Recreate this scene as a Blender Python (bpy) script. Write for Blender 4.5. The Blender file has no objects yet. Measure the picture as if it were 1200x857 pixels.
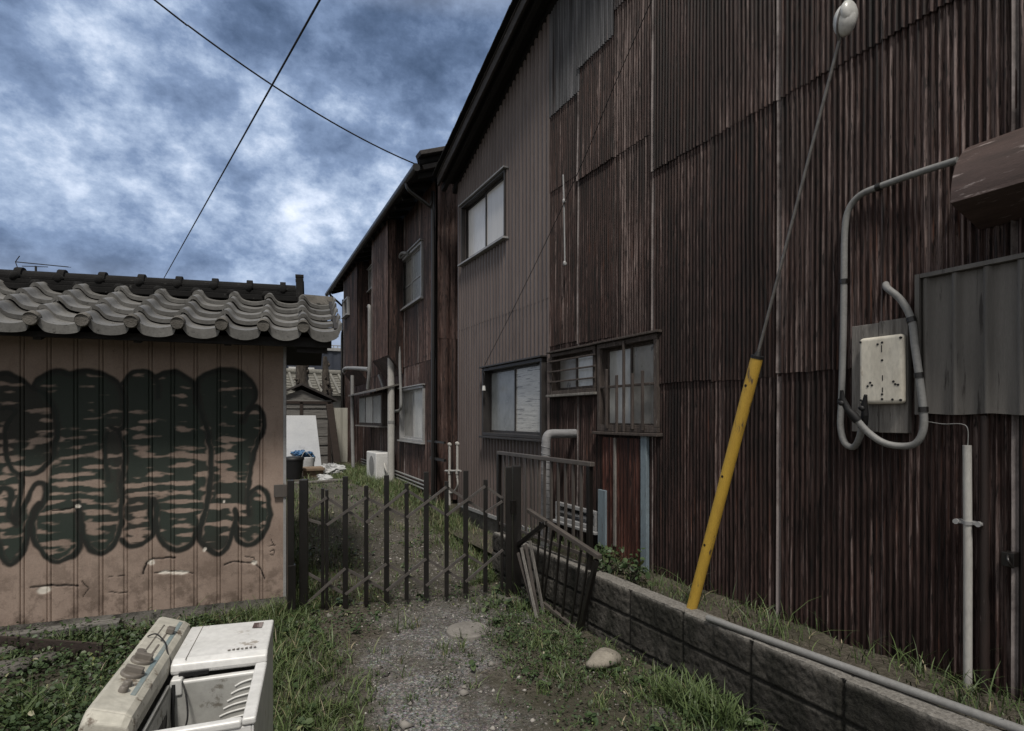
import bpy, math, random
import numpy as np
from mathutils import Vector

random.seed(7)
rng = np.random.default_rng(11)
S = bpy.context.scene
COL = S.collection
R = math.radians

# ------------------------------------------------------------------ survey
# camera station: 1.65 m above the lane, 24 mm-ish shift lens; these helpers turn a
# bearing read off the photograph into a point on a REAL plane of the place.
TH = R(27.75); F = 650.0; CAMZ = 1.65; HY = 490.0
ct, st = math.cos(TH), math.sin(TH)

def ray(px, py):
    a = (px-600)/F
    return np.array([st+a*ct, ct-a*st, (HY-py)/F])
def onX(px, py, X):
    d = ray(px, py); t = X/d[0]; return Vector((X, d[1]*t, CAMZ+d[2]*t))
def onY(px, py, Y):
    d = ray(px, py); t = Y/d[1]; return Vector((d[0]*t, Y, CAMZ+d[2]*t))
def onZ(px, py, z):
    d = ray(px, py); t = (z-CAMZ)/d[2]; return Vector((d[0]*t, d[1]*t, z))
def onD(px, py, D):
    d = ray(px, py); return Vector((d[0]*D, d[1]*D, CAMZ+d[2]*D))
def onP(px, py, p0, n):
    d = ray(px, py); o = np.array([0, 0, CAMZ])
    t = np.dot(np.array(p0)-o, n)/np.dot(d, n); q = o+d*t
    return Vector(q)

# ------------------------------------------------------------------ noise (numpy)
def _h(i, j, s):
    v = np.sin(i*127.1+j*311.7+s*74.7)*43758.5453
    return v-np.floor(v)
def vnoise(x, y, s=0):
    x = np.asarray(x, float); y = np.asarray(y, float)
    i = np.floor(x); j = np.floor(y); u = x-i; v = y-j
    u = u*u*(3-2*u); v = v*v*(3-2*v)
    return (_h(i, j, s)*(1-u)+_h(i+1, j, s)*u)*(1-v)+(_h(i, j+1, s)*(1-u)+_h(i+1, j+1, s)*u)*v
def fbm(x, y, o=4, s=0):
    t = 0; a = .5
    for k in range(o):
        t = t+a*vnoise(x*2**k, y*2**k, s+k); a *= .5
    return t/(1-.5**o)
def sstep(a, b, x):
    t = np.clip((x-a)/(b-a), 0, 1); return t*t*(3-2*t)

# ------------------------------------------------------------------ materials
class NT:
    def __init__(s, name):
        s.m = bpy.data.materials.new(name); s.m.use_nodes = True
        s.t = s.m.node_tree; s.b = s.t.nodes['Principled BSDF']
    def n(s, ty, **kw):
        nd = s.t.nodes.new(ty)
        for k, v in kw.items():
            if k.startswith('_'): setattr(nd, k[1:], v)
            else: s.set(nd, k, v)
        return nd
    def set(s, nd, k, v):
        i = nd.inputs[int(k[1:])] if (k[0] == 'i' and k[1:].isdigit()) else nd.inputs[k]
        if isinstance(v, bpy.types.NodeSocket): s.t.links.new(v, i)
        else:
            if isinstance(v, tuple) and len(v) == 3 and i.type == 'RGBA': v = (*v, 1)
            i.default_value = v
    def obj(s): return s.n('ShaderNodeTexCoord').outputs['Object']
    def map(s, vec, sc, loc=(0, 0, 0)):
        m = s.n('ShaderNodeMapping', Vector=vec); m.inputs['Scale'].default_value = sc; m.inputs['Location'].default_value = loc
        return m.outputs[0]
    def noise(s, vec, sc=1, det=4, ro=.55, dist=0):
        return s.n('ShaderNodeTexNoise', Vector=vec, Scale=float(sc), Detail=float(det), Roughness=ro, Distortion=float(dist)).outputs[0]
    def ramp(s, f, stops, interp='LINEAR'):
        r = s.n('ShaderNodeValToRGB', Fac=f); cr = r.color_ramp; cr.interpolation = interp
        while len(cr.elements) > 1: cr.elements.remove(cr.elements[-1])
        for k, (p, c) in enumerate(stops):
            e = cr.elements[0] if k == 0 else cr.elements.new(p)
            e.position = p; c = (c, c, c) if not isinstance(c, tuple) else c; e.color = (*c, 1)
        return r.outputs[0]
    def mix(s, f, a, b, mode='MIX'):
        m = s.n('ShaderNodeMix', _data_type='RGBA', _blend_type=mode)
        for i, v in ((0, f), (6, a), (7, b)):
            if isinstance(v, bpy.types.NodeSocket): s.t.links.new(v, m.inputs[i])
            else: m.inputs[i].default_value = (*v, 1) if isinstance(v, tuple) else v
        return m.outputs[2]
    def math(s, op, a, b=0.):
        m = s.n('ShaderNodeMath', _operation=op)
        for i, v in enumerate((a, b)):
            if isinstance(v, bpy.types.NodeSocket): s.t.links.new(v, m.inputs[i])
            else: m.inputs[i].default_value = v
        return m.outputs[0]
    def attr(s, name): return s.n('ShaderNodeAttribute', _attribute_name=name).outputs['Fac']
    def fin(s, col, rough=.7, bump=None, bs=.3, bd=.01, metal=0., spec=.4):
        s.set(s.b, 'Base Color', col); s.set(s.b, 'Roughness', rough); s.set(s.b, 'Metallic', metal)
        s.b.inputs['Specular IOR Level'].default_value = spec
        if bump is not None:
            bn = s.n('ShaderNodeBump', Height=bump, Strength=bs, Distance=bd)
            s.set(s.b, 'Normal', bn.outputs[0])
        return s.m

def gen(name, c1, c2, sc=6, rough=.7, bs=.2, stretch=(1, 1, 1), c3=None, spot=.62, metal=0., spec=.4, fine=60, bd=.006, tone=False):
    """two-tone weathered surface with optional sharp-edged stains c3"""
    t = NT(name); v = t.map(t.obj(), stretch)
    n1 = t.noise(v, sc, 5, .6); c = t.mix(t.ramp(n1, [(.3, 0.), (.7, 1.)]), c1, c2)
    n2 = t.noise(v, fine, 3, .6)
    c = t.mix(.35, c, t.ramp(n2, [(.25, .25), (.75, 1.)]), 'MULTIPLY')
    if c3:
        n3 = t.noise(t.map(v, (1, 1, 1), (3.3, 7.1, 1.9)), sc*1.7, 6, .68)
        c = t.mix(t.ramp(n3, [(spot, 0.), (spot+.06, 1.)]), c, c3)
    if tone: c = t.mix(1., c, t.ramp(t.attr('tone'), [(0., .55), (.5, 1.), (1., 1.3)]), 'MULTIPLY')
    rr = t.math('ADD', t.math('MULTIPLY', n1, .25), rough-.12)
    return t.fin(c, rr, t.math('ADD', n2, t.math('MULTIPLY', n1, 2.)), bs, bd, metal, spec)

def rust_mat(name, dark, mid, pale, orange, hs=46, palew=.62):
    t = NT(name); o = t.obj()
    tone = t.attr('tone'); edge = t.attr('edge'); galv = t.attr('galv')
    off = t.n('ShaderNodeCombineXYZ', Z=t.math('MULTIPLY', tone, 17.), X=t.math('MULTIPLY', tone, 5.)).outputs[0]
    ov = t.n('ShaderNodeVectorMath', _operation='ADD', i0=o, i1=off).outputs[0]
    s1 = t.noise(t.map(ov, (hs, hs, .8)), 1, 5, .62)
    s2 = t.noise(t.map(ov, (hs*2.6, hs*2.6, 7.)), 1, 4, .65)
    bk = t.ramp(t.noise(t.map(ov, (hs*1.7, hs*1.7, 9.), (2, 5, 8)), 1, 5, .62), [(.56, 0.), (.62, .85)])
    s3 = t.noise(t.map(ov, (9, 9, .35)), 1, 4, .6)
    bl = t.noise(t.map(ov, (1.6, 1.6, 1.1)), 1, 7, .66)
    gr = t.noise(t.map(ov, (300, 300, 60)), 1, 3, .6)
    f = t.math('ADD', t.math('MULTIPLY', s1, .5), t.math('ADD', t.math('MULTIPLY', s2, .25), t.math('MULTIPLY', s3, .3)))
    f = t.math('ADD', f, t.math('MULTIPLY', t.math('SUBTRACT', tone, .5), .06))
    c = t.ramp(f, [(.425, dark), (.5, mid), (.555, tuple(x*1.6 for x in mid)), (palew, pale)])
    c = t.mix(t.ramp(bl, [(.44, 0.), (.64, .5)]), c, tuple(x*.6 for x in dark))
    c = t.mix(bk, c, tuple(x*.7 for x in dark))
    om = t.math('MULTIPLY', t.ramp(t.noise(t.map(ov, (70, 70, 2.2), (4, 9, 2)), 1, 5, .7), [(.6, 0.), (.7, 1.)]), t.ramp(bl, [(.4, 1.), (.62, .0)]))
    c = t.mix(t.math('MULTIPLY', om, .55), c, orange)
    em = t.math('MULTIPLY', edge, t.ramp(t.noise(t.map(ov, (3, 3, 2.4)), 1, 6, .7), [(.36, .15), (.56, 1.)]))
    c = t.mix(t.math('MULTIPLY', em, .85), c, (.31, .275, .268))  # seam edges catching light, painted in as pale strips, patchy like worn paint
    gc = t.ramp(s1, [(.35, (.035, .036, .04)), (.5, (.1, .105, .115)), (.65, (.2, .205, .22))])
    c = t.mix(t.math('MULTIPLY', galv, t.ramp(s3, [(.38, .1), (.5, 1.)])), c, gc)
    c = t.mix(.4, c, t.ramp(gr, [(.3, .35), (.7, 1.)]), 'MULTIPLY')
    r = t.math('ADD', t.math('MULTIPLY', s2, .3), .5)
    return t.fin(c, r, t.math('ADD', t.math('MULTIPLY', gr, .6), s2), .35, .003, 0., .32)

M = {}
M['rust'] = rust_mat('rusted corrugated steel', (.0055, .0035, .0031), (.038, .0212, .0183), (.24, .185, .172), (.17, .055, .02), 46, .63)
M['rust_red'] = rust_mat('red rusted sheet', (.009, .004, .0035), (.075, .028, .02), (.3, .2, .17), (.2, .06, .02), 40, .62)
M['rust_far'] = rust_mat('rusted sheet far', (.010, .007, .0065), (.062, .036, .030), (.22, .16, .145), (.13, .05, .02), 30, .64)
M['siding'] = gen('brown ribbed siding', (.165, .133, .122), (.115, .092, .086), 1.4, .5, .12, (8, 8, .5), (.05, .04, .038), .64, spec=.45, fine=30)
M['zinc'] = gen('grey patch sheet', (.17, .16, .149), (.105, .098, .09), 1.6, .5, .2, (8, 8, .6), (.03, .025, .022), .6)
M['dark'] = gen('black weathered metal', (.008, .0068, .0062), (.0125, .0108, .0098), 8, .36, .15, (1, 1, .4), (.04, .031, .027), .67, spec=.55)
M['bronze'] = gen('bronze anodised metal', (.12, .105, .095), (.075, .066, .06), 6, .4, .1, (1, 1, .3), (.17, .15, .135), .64, spec=.6)
M['rod'] = gen('dull steel rod', (.12, .108, .1), (.07, .063, .058), 9, .34, .1, (1, 1, 1), (.1, .08, .07), .66, spec=.6)
M['roofdark'] = gen('dark roof timber', (.012, .011, .011), (.022, .02, .02), 6, .7, .3)
M['barge'] = gen('weathered bargeboard', (.05, .043, .04), (.025, .022, .021), 4, .65, .3, (6, 1, 6), (.09, .08, .075), .6)
M['wood'] = gen('grey weathered wood', (.28, .265, .245), (.12, .11, .1), 3, .85, .5, (14, 14, 1), (.03, .026, .023), .6, fine=20)
M['wood_h'] = gen('grey weathered boards', (.24, .23, .215), (.1, .095, .088), 3, .85, .5, (1, 14, 14), (.026, .024, .022), .6, fine=20)
M['wood_dark'] = gen('dark rotten wood', (.03, .022, .018), (.05, .036, .03), 3, .85, .5, (2, 14, 14), (.012, .01, .009), .6, fine=20)
M['tile'] = gen('silver grey roof tile', (.20, .196, .186), (.125, .122, .115), 14, .48, .15, (1, 1, 1), (.05, .048, .044), .6, spec=.4, fine=80, tone=True)
M['ridge'] = gen('black mossy ridge tile', (.007, .007, .007), (.018, .0175, .0175), 9, .9, .4, (1, 1, 1), (.07, .07, .066), .64, spec=.2)
M['concrete'] = gen('rough concrete', (.16, .15, .135), (.075, .07, .062), 7, .9, .6, (1, 1, 1), (.03, .03, .026), .6, fine=90, bd=.012)
M['stone'] = gen('pale boulder', (.34, .31, .26), (.2, .18, .15), 9, .85, .5, (1, 1, 1), (.08, .08, .06), .62)
M['lidstone'] = gen('worn grey concrete lid', (.27, .255, .235), (.17, .16, .147), 9, .9, .5, (1, 1, 1), (.09, .085, .075), .6)
M['enamel'] = gen('dirty white enamel', (.8, .8, .79), (.6, .6, .58), 5, .38, .06, (1, 1, 1), (.33, .3, .26), .61, spec=.5, fine=40)
M['enamel_in'] = gen('grimy tub plastic', (.5, .5, .48), (.33, .33, .31), 5, .5, .1, (1, 1, 1), (.16, .15, .13), .6, fine=40)
M['beige'] = gen('yellowed beige plastic', (.58, .56, .49), (.4, .385, .33), 7, .5, .12, (1, 1, 1), (.14, .115, .09), .57, fine=50)
M['knob'] = gen('grey brown knob plastic', (.2, .18, .155), (.14, .125, .11), 8, .5, .1)
M['bluestripe'] = gen('faded blue stripe', (.16, .24, .27), (.3, .32, .3), 12, .55, .05)
M['cream'] = gen('cream cover plastic', (.76, .72, .62), (.6, .56, .47), 8, .45, .06, (1, 1, .4), (.3, .24, .17), .63)
M['pvc'] = gen('grey conduit', (.27, .27, .265), (.2, .2, .195), 6, .55, .1, (1, 1, 1), (.12, .11, .1), .66)
M['pvcw'] = gen('white pvc pipe', (.5, .49, .46), (.38, .37, .35), 4, .5, .08, (1, 1, .4), (.2, .18, .15), .66)
M['lag'] = gen('lagged grey pipe wrap', (.3, .3, .31), (.2, .2, .205), 7, .6, .4, (1, 1, 6), (.11, .1, .1), .63)
M['yellow'] = gen('yellow guard plastic', (.62, .4, .06), (.5, .31, .05), 3, .5, .08, (6, 6, .9), (.13, .09, .045), .6, spec=.45)
M['black'] = gen('black rubber', (.008, .008, .009), (.014, .014, .015), 10, .55, .1)
M['steelwire'] = gen('steel strand', (.2, .19, .18), (.13, .12, .115), 20, .45, .2, metal=.4)
M['porcelain'] = gen('white porcelain', (.68, .68, .66), (.55, .55, .53), 6, .3, .03, (1, 1, 1), (.3, .29, .27), .67, spec=.5)
M['alu'] = gen('dull aluminium', (.42, .42, .42), (.3, .3, .3), 6, .45, .06, (1, 1, 1), (.18, .17, .16), .66, metal=.2)
M['frame_dk'] = gen('dark window frame', (.03, .027, .026), (.05, .045, .043), 6, .5, .1)
M['frame_wood'] = gen('bare wooden frame', (.1, .08, .07), (.04, .032, .028), 3, .85, .5, (14, 14, 2), (.2, .18, .16), .63, fine=20)
M['bluepaint'] = gen('flaking pale blue paint', (.21, .265, .30), (.15, .19, .22), 3, .75, .4, (6, 6, 1), (.07, .05, .045), .6, fine=25)
M['hood'] = gen('rusted hood sheet', (.10, .066, .058), (.05, .034, .030), 3, .55, .2, (6, 1, 6), (.24, .2, .19), .58)
M['rustpipe'] = gen('rusted tube', (.034, .022, .019), (.016, .011, .010), 3, .6, .2, (6, 6, .8), (.17, .14, .135), .66)
M['whitesheet'] = gen('white sheet panel', (.66, .68, .7), (.55, .57, .6), 2, .4, .1, (1, 1, 2), (.4, .41, .43), .62)
M['creamtin'] = gen('cream tin sheet', (.5, .49, .43), (.4, .39, .34), 3, .6, .1, (6, 6, .5), (.22, .2, .17), .62)
M['bluewall'] = gen('dark blue cladding', (.03, .037, .055), (.04, .047, .066), 2, .6, .1)
M['paleroof'] = gen('pale tiled roof', (.22, .215, .19), (.13, .125, .11), 14, .8, .3, (1, 1, 1), (.07, .07, .06), .58)
M['plaster'] = gen('off white plaster', (.62, .61, .58), (.52, .51, .48), 3, .8, .1)
M['bark'] = gen('rough bark', (.1, .085, .07), (.04, .034, .029), 9, .95, 1., (1, 1, .3), (.18, .16, .13), .6, fine=30, bd=.03)
M['plastic_w'] = gen('pale plastic litter', (.55, .56, .56), (.4, .41, .41), 8, .45, .1)
M['plastic_b'] = gen('blue plastic litter', (.06, .17, .33), (.05, .12, .25), 8, .45, .1)
M['card'] = gen('brown cardboard', (.26, .19, .13), (.19, .14, .1), 8, .9, .1)

def pane_mat(name, c1, c2, rough=.22, sx=(1, 1, 1), c3=None, spot=.6):
    return gen(name, c1, c2, 3, rough+.02, .03, sx, c3, spot, spec=.7, fine=18)
M['pane_grey'] = pane_mat('frosted grey pane', (.36, .38, .38), (.25, .265, .27), .22, (1, 1, .6))
M['pane_pale'] = pane_mat('frosted pale pane', (.58, .59, .58), (.43, .44, .435), .2, (1, 1, .6))
M['pane_bright'] = pane_mat('curtained pane with painted sky reflection', (.88, .88, .88), (.8, .81, .82), .2, (6, 6, .4))  # white of the reflected sky is painted into this colour, over curtain streaks
M['pane_blind'] = pane_mat('pale blind behind pane', (.78, .77, .75), (.66, .655, .64), .12, (14, 14, .2))
M['pane_film'] = pane_mat('pane with torn film', (.66, .66, .63), (.45, .45, .43), .25, (.7, .7, 13), (.14, .137, .13), .55)
M['pane_dirty'] = pane_mat('grimy pane', (.32, .31, .29), (.19, .185, .17), .35, (2, 2, 1), (.06, .055, .05), .6)
M['pane_dark'] = pane_mat('dark pane', (.05, .055, .055), (.03, .033, .033), .1)

def salmon_mat():
    t = NT('salmon painted boards with graffiti'); o = t.obj()
    n1 = t.noise(o, 2.2, 6, .62); n2 = t.noise(t.map(o, (18, 18, 3)), 1, 5, .65); n3 = t.noise(o, 90, 3)
    c = t.ramp(n1, [(.3, (.24, .18, .147)), (.55, (.335, .258, .213)), (.75, (.27, .206, .17))])
    c = t.mix(t.math('MULTIPLY', t.ramp(n2, [(.55, 0.), (.75, 1.)]), .5), c, (.2, .135, .1))
    zc = t.n('ShaderNodeSeparateXYZ', i0=o).outputs[2]
    low = t.n('ShaderNodeMapRange', Value=zc, i1=.1, i2=.75, i3=1., i4=0.).outputs[0]
    st_ = t.math('MULTIPLY', low, t.ramp(t.noise(o, 7, 8, .72), [(.46, 0.), (.58, 1.)]))
    c = t.mix(t.math('MULTIPLY', st_, .8), c, (.10, .072, .056))
    sp = t.ramp(t.noise(o, 45, 5, .7), [(.66, 0.), (.7, 1.)])
    c = t.mix(t.math('MULTIPLY', sp, .8), c, (.05, .035, .03))
    c = t.mix(.25, c, t.ramp(n3, [(.3, .4), (.7, 1.)]), 'MULTIPLY')
    pc = t.mix(t.attr('green'), (.0075, .0076, .0072), (.0085, .0235, .0188))
    c = t.mix(t.attr('paint'), c, pc)
    c = t.mix(t.attr('crack'), c, (.012, .009, .008))
    c = t.mix(t.attr('chip'), c, (.6, .56, .5))
    return t.fin(c, .72, t.math('ADD', n3, t.math('MULTIPLY', n1, 2.)), .25, .004, 0., .35)
M['salmon'] = salmon_mat()

def ground_mat():
    t = NT('soil gravel and moss'); o = t.obj()
    path = t.attr('path')
    n1 = t.noise(o, 1.7, 7, .65); n2 = t.noise(o, 38, 5, .7); vo = t.n('ShaderNodeTexVoronoi', Vector=o, Scale=75.)
    g = t.ramp(n2, [(.3, (.085, .076, .067)), (.5, (.21, .192, .173)), (.68, (.40, .375, .345))])
    g = t.mix(.55, g, vo.outputs['Color'], 'OVERLAY')
    g = t.mix(1., g, t.ramp(vo.outputs['Distance'], [(0., 1.), (.75, .45)]), 'MULTIPLY')
    hsv = t.n('ShaderNodeHueSaturation', Color=g, Saturation=.25).outputs[0]
    s = t.ramp(n2, [(.3, (.032, .027, .02)), (.6, (.1, .088, .07)), (.75, (.17, .152, .122))])
    s = t.mix(t.ramp(n1, [(.45, 0.), (.65, .7)]), s, (.04, .048, .024))
    c = t.mix(path, s, hsv)
    c = t.mix(t.ramp(n1, [(.47, 0.), (.64, .6)]), c, (.055, .046, .037))
    return t.fin(c, .92, t.math('ADD', n2, vo.outputs['Distance']), .7, .012, 0., .25)
M['ground'] = ground_mat()
def block_mat():
    t = NT('weathered concrete block'); o = t.obj(); j = t.attr('joint'); tp = t.attr('top')
    n1 = t.noise(o, 3, 7, .68); n2 = t.noise(o, 70, 4, .7); n3 = t.noise(t.map(o, (6, 6, 1.5)), 1, 5)
    c = t.ramp(n1, [(.3, (.03, .028, .025)), (.5, (.085, .079, .07)), (.7, (.2, .187, .168))])
    c = t.mix(1., c, t.ramp(t.attr('tone'), [(0., .62), (1., 1.25)]), 'MULTIPLY'); c = t.mix(t.ramp(n3, [(.46, 0.), (.62, .85)]), c, (.026, .026, .021))
    c = t.mix(.75, c, t.ramp(n2, [(.3, .2), (.7, 1.)]), 'MULTIPLY')
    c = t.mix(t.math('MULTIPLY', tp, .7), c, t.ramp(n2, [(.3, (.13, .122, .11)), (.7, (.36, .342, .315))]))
    c = t.mix(t.math('MULTIPLY', j, .7), c, (.02, .019, .017))
    return t.fin(c, .92, t.math('ADD', n2, n1), .8, .01, 0., .25)
M['block'] = block_mat()
def leafy(name, stops, rough=.5):
    t = NT(name); tone = t.attr('tone')
    t.b.inputs['Subsurface Weight'].default_value = 0.
    return t.fin(t.ramp(tone, stops), rough, None, spec=.35)
M['grass'] = leafy('grass blades', [(0., (.026, .04, .014)), (.45, (.07, .105, .036)), (.75, (.12, .16, .06)), (.9, (.17, .16, .09)), (1., (.26, .22, .14))])
M['leaf'] = leafy('clover and weed leaves', [(0., (.016, .03, .012)), (.5, (.04, .068, .026)), (.85, (.085, .115, .05)), (.93, (.15, .17, .06)), (1., (.3, .28, .2))])
M['pebble'] = leafy('pebbles', [(0., (.05, .046, .042)), (.6, (.25, .235, .215)), (.92, (.45, .43, .4)), (1., (.55, .54, .5))], .9)

# ------------------------------------------------------------------ mesh builders
def link(name, me, mat, parent=None, smooth=False):
    o = bpy.data.objects.new(name, me); COL.objects.link(o)
    if mat is not None: me.materials.append(M[mat] if isinstance(mat, str) else mat)
    if parent is not None:
        o.parent = parent
    if smooth: me.polygons.foreach_set('use_smooth', [True]*len(me.polygons))
    return o
def origin_of(parent):
    q = Vector((0, 0, 0)); p = parent
    while p is not None: q = q+p.location; p = p.parent
    return q

class MB:
    def __init__(s): s.v = []; s.f = []; s.sm = []
    def add(s, vs, fs, sm=False):
        b = len(s.v); s.v += [tuple(p) for p in vs]; s.f += [tuple(b+i for i in f) for f in fs]; s.sm += [sm]*len(fs); return s
    def hexa(s, p): return s.add(p, [(0, 3, 2, 1), (4, 5, 6, 7), (0, 1, 5, 4), (1, 2, 6, 5), (2, 3, 7, 6), (3, 0, 4, 7)])
    def box(s, x0, x1, y0, y1, z0, z1):
        return s.hexa([(x0, y0, z0), (x1, y0, z0), (x1, y1, z0), (x0, y1, z0), (x0, y0, z1), (x1, y0, z1), (x1, y1, z1), (x0, y1, z1)])
    def boxm(s, f, a0, a1, o0, o1, z0, z1):
        return s.hexa([f(a0, o0, z0), f(a1, o0, z0), f(a1, o1, z0), f(a0, o1, z0), f(a0, o0, z1), f(a1, o0, z1), f(a1, o1, z1), f(a0, o1, z1)])
    def bar(s, p, q, w, h, up=(0, 0, 1)):
        p, q = Vector(p), Vector(q); d = (q-p).normalized(); u = Vector(up)
        if abs(d.dot(u)) > .97: u = Vector((0, 1, 0))
        r = d.cross(u).normalized(); u = r.cross(d).normalized(); r *= w/2; u *= h/2
        return s.hexa([p-r-u, p+r-u, p+r+u, p-r+u, q-r-u, q+r-u, q+r+u, q-r+u])
    def tube(s, pts, rad, n=10, sub=0, caps=True):
        P = [Vector(p) for p in pts]
        if sub:
            Q = []
            for i in range(len(P)-1):
                a, b, c, d = P[max(i-1, 0)], P[i], P[i+1], P[min(i+2, len(P)-1)]
                for k in range(sub):
                    t = k/sub
                    Q.append(.5*((2*b)+(c-a)*t+(2*a-5*b+4*c-d)*t*t+(3*b-a-3*c+d)*t**3))
            P = Q+[P[-1]]
        rad = rad if isinstance(rad, (list, tuple)) else [rad]*len(P)
        if len(rad) != len(P): rad = list(np.interp(np.linspace(0, 1, len(P)), np.linspace(0, 1, len(rad)), rad))
        vs = []; ref = None
        for i, p in enumerate(P):
            d = (P[min(i+1, len(P)-1)]-P[max(i-1, 0)]).normalized()
            if ref is None: ref = Vector((0, 0, 1)) if abs(d.z) < .9 else Vector((1, 0, 0))
            r = d.cross(ref).normalized(); u = r.cross(d).normalized(); ref = u
            vs += [p+(r*math.cos(2*math.pi*k/n)+u*math.sin(2*math.pi*k/n))*rad[i] for k in range(n)]
        fs = [(i*n+k, i*n+(k+1) % n, (i+1)*n+(k+1) % n, (i+1)*n+k) for i in range(len(P)-1) for k in range(n)]
        s.add(vs, fs, True)
        if caps: s.add(vs[:n], [tuple(range(n-1, -1, -1))]); s.add(vs[-n:], [tuple(range(n))])
        return s
    def cyl(s, p, q, r0, r1=None, n=16): return s.tube([p, q], [r0, r0 if r1 is None else r1], n)
    def blob(s, c, r, seed=0, amp=.25, nu=12, nv=8):
        rr = random.Random(seed); ph = [rr.uniform(0, 6.3) for _ in range(6)]; vs = []
        for j in range(nv+1):
            th = math.pi*j/nv
            for i in range(nu):
                fi = 2*math.pi*i/nu; k = 1+amp*(.5*math.sin(2*fi+ph[0]+2*th)+.3*math.sin(3*fi+ph[1])+.35*math.sin(3*th+ph[2]+fi)+.25*math.sin(5*fi+ph[3]+3*th))*math.sin(th)
                vs.append((c[0]+r[0]*k*math.sin(th)*math.cos(fi), c[1]+r[1]*k*math.sin(th)*math.sin(fi), c[2]+r[2]*k*math.cos(th)))
        fs = [(j*nu+i, (j+1)*nu+i, (j+1)*nu+(i+1) % nu, j*nu+(i+1) % nu) for j in range(nv) for i in range(nu)]
        return s.add(vs, fs, True)
    def crumple(s, c, r, seed):
        b0, f0 = len(s.v), len(s.f); s.blob(c, r, seed, .5, 26, 15); g = np.random.default_rng(seed)
        for i in range(b0, len(s.v)):
            d = Vector(s.v[i])-Vector(c); s.v[i] = tuple(Vector(c)+d*(1+g.normal(0, .13)))
        for i in range(f0, len(s.sm)): s.sm[i] = False
        return s
    def prism(s, poly, f0, f1):
        """poly: list of 2D points; f0/f1 map them to 3D on the two ends"""
        n = len(poly); vs = [f0(*p) for p in poly]+[f1(*p) for p in poly]
        fs = [tuple(range(n-1, -1, -1)), tuple(range(n, 2*n))]+[(i, (i+1) % n, n+(i+1) % n, n+i) for i in range(n)]
        return s.add(vs, fs)
    def build(s, name, mat, parent=None, bevel=0, seg=2):
        o0 = origin_of(parent); me = bpy.data.meshes.new(name)
        me.from_pydata([tuple(Vector(v)-o0) for v in s.v], [], s.f)
        me.polygons.foreach_set('use_smooth', s.sm); me.update()
        import bmesh
        bm = bmesh.new(); bm.from_mesh(me); bmesh.ops.recalc_face_normals(bm, faces=bm.faces); bm.to_mesh(me); bm.free()
        o = link(name, me, mat, parent)
        if bevel:
            b = o.modifiers.new('edge', 'BEVEL'); b.width = bevel; b.segments = seg; b.limit_method = 'ANGLE'; b.angle_limit = R(40)
        return o
    def thing(s, name, mat, label, cat, group=None, loc=None, bevel=0, kind=None):
        vs = np.array([tuple(v) for v in s.v])
        if loc is None: loc = ((vs[:, 0].min()+vs[:, 0].max())/2, (vs[:, 1].min()+vs[:, 1].max())/2, vs[:, 2].min())
        s.v = [tuple(v) for v in vs-np.array(loc)]
        o = s.build(name, mat, None, bevel); o.location = loc
        return tag(o, label, cat, group, kind)

def tag(o, label, cat, group=None, kind=None):
    o['label'] = label; o['category'] = cat
    if group: o['group'] = group
    if kind: o['kind'] = kind
    return o
def empty(name, loc, label, cat, group=None, kind=None):
    o = bpy.data.objects.new(name, None); COL.objects.link(o); o.location = loc
    return tag(o, label, cat, group, kind)

class GB:
    """numpy grids gathered into one mesh, with float point attributes"""
    def __init__(s): s.v = []; s.f = []; s.n = 0; s.at = {}
    def grid(s, P, keep=None, **at):
        n, m = P.shape[:2]; idx = np.arange(n*m).reshape(n, m)+s.n
        q = np.stack([idx[:-1, :-1], idx[1:, :-1], idx[1:, 1:], idx[:-1, 1:]], -1)
        q = q[keep] if keep is not None else q.reshape(-1, 4)
        s.v.append(P.reshape(-1, 3)); s.f.append(q.reshape(-1, 4)); s.n += n*m
        s._at(n*m, at); return s
    def raw(s, V, Fq, **at):
        s.v.append(V); s.f.append(Fq+s.n); s.n += len(V); s._at(len(V), at); return s
    def _at(s, k, at):
        for a in at:
            if a not in s.at: s.at[a] = [np.zeros(s.n-k)] if s.n-k else []
        for a in s.at:
            v = at.get(a, 0.); s.at[a].append(np.broadcast_to(np.asarray(v, float), (k,)) if np.ndim(v) == 0 else np.asarray(v, float).reshape(-1))
    def build(s, name, mat, parent=None, smooth=True):
        o0 = np.array(origin_of(parent)); V = np.concatenate(s.v)-o0; Fq = np.concatenate(s.f)
        me = bpy.data.meshes.new(name); k = Fq.shape[1]
        me.vertices.add(len(V)); me.vertices.foreach_set('co', V.astype(np.float32).ravel())
        me.loops.add(Fq.size); me.loops.foreach_set('vertex_index', Fq.astype(np.int32).ravel())
        me.polygons.add(len(Fq)); me.polygons.foreach_set('loop_start', np.arange(0, Fq.size, k, dtype=np.int32))
        me.update(calc_edges=True); me.validate()
        for a, v in s.at.items():
            A = me.attributes.new(a, 'FLOAT', 'POINT'); A.data.foreach_set('value', np.concatenate(v).astype(np.float32))
        return link(name, me, mat, parent, smooth)

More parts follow.
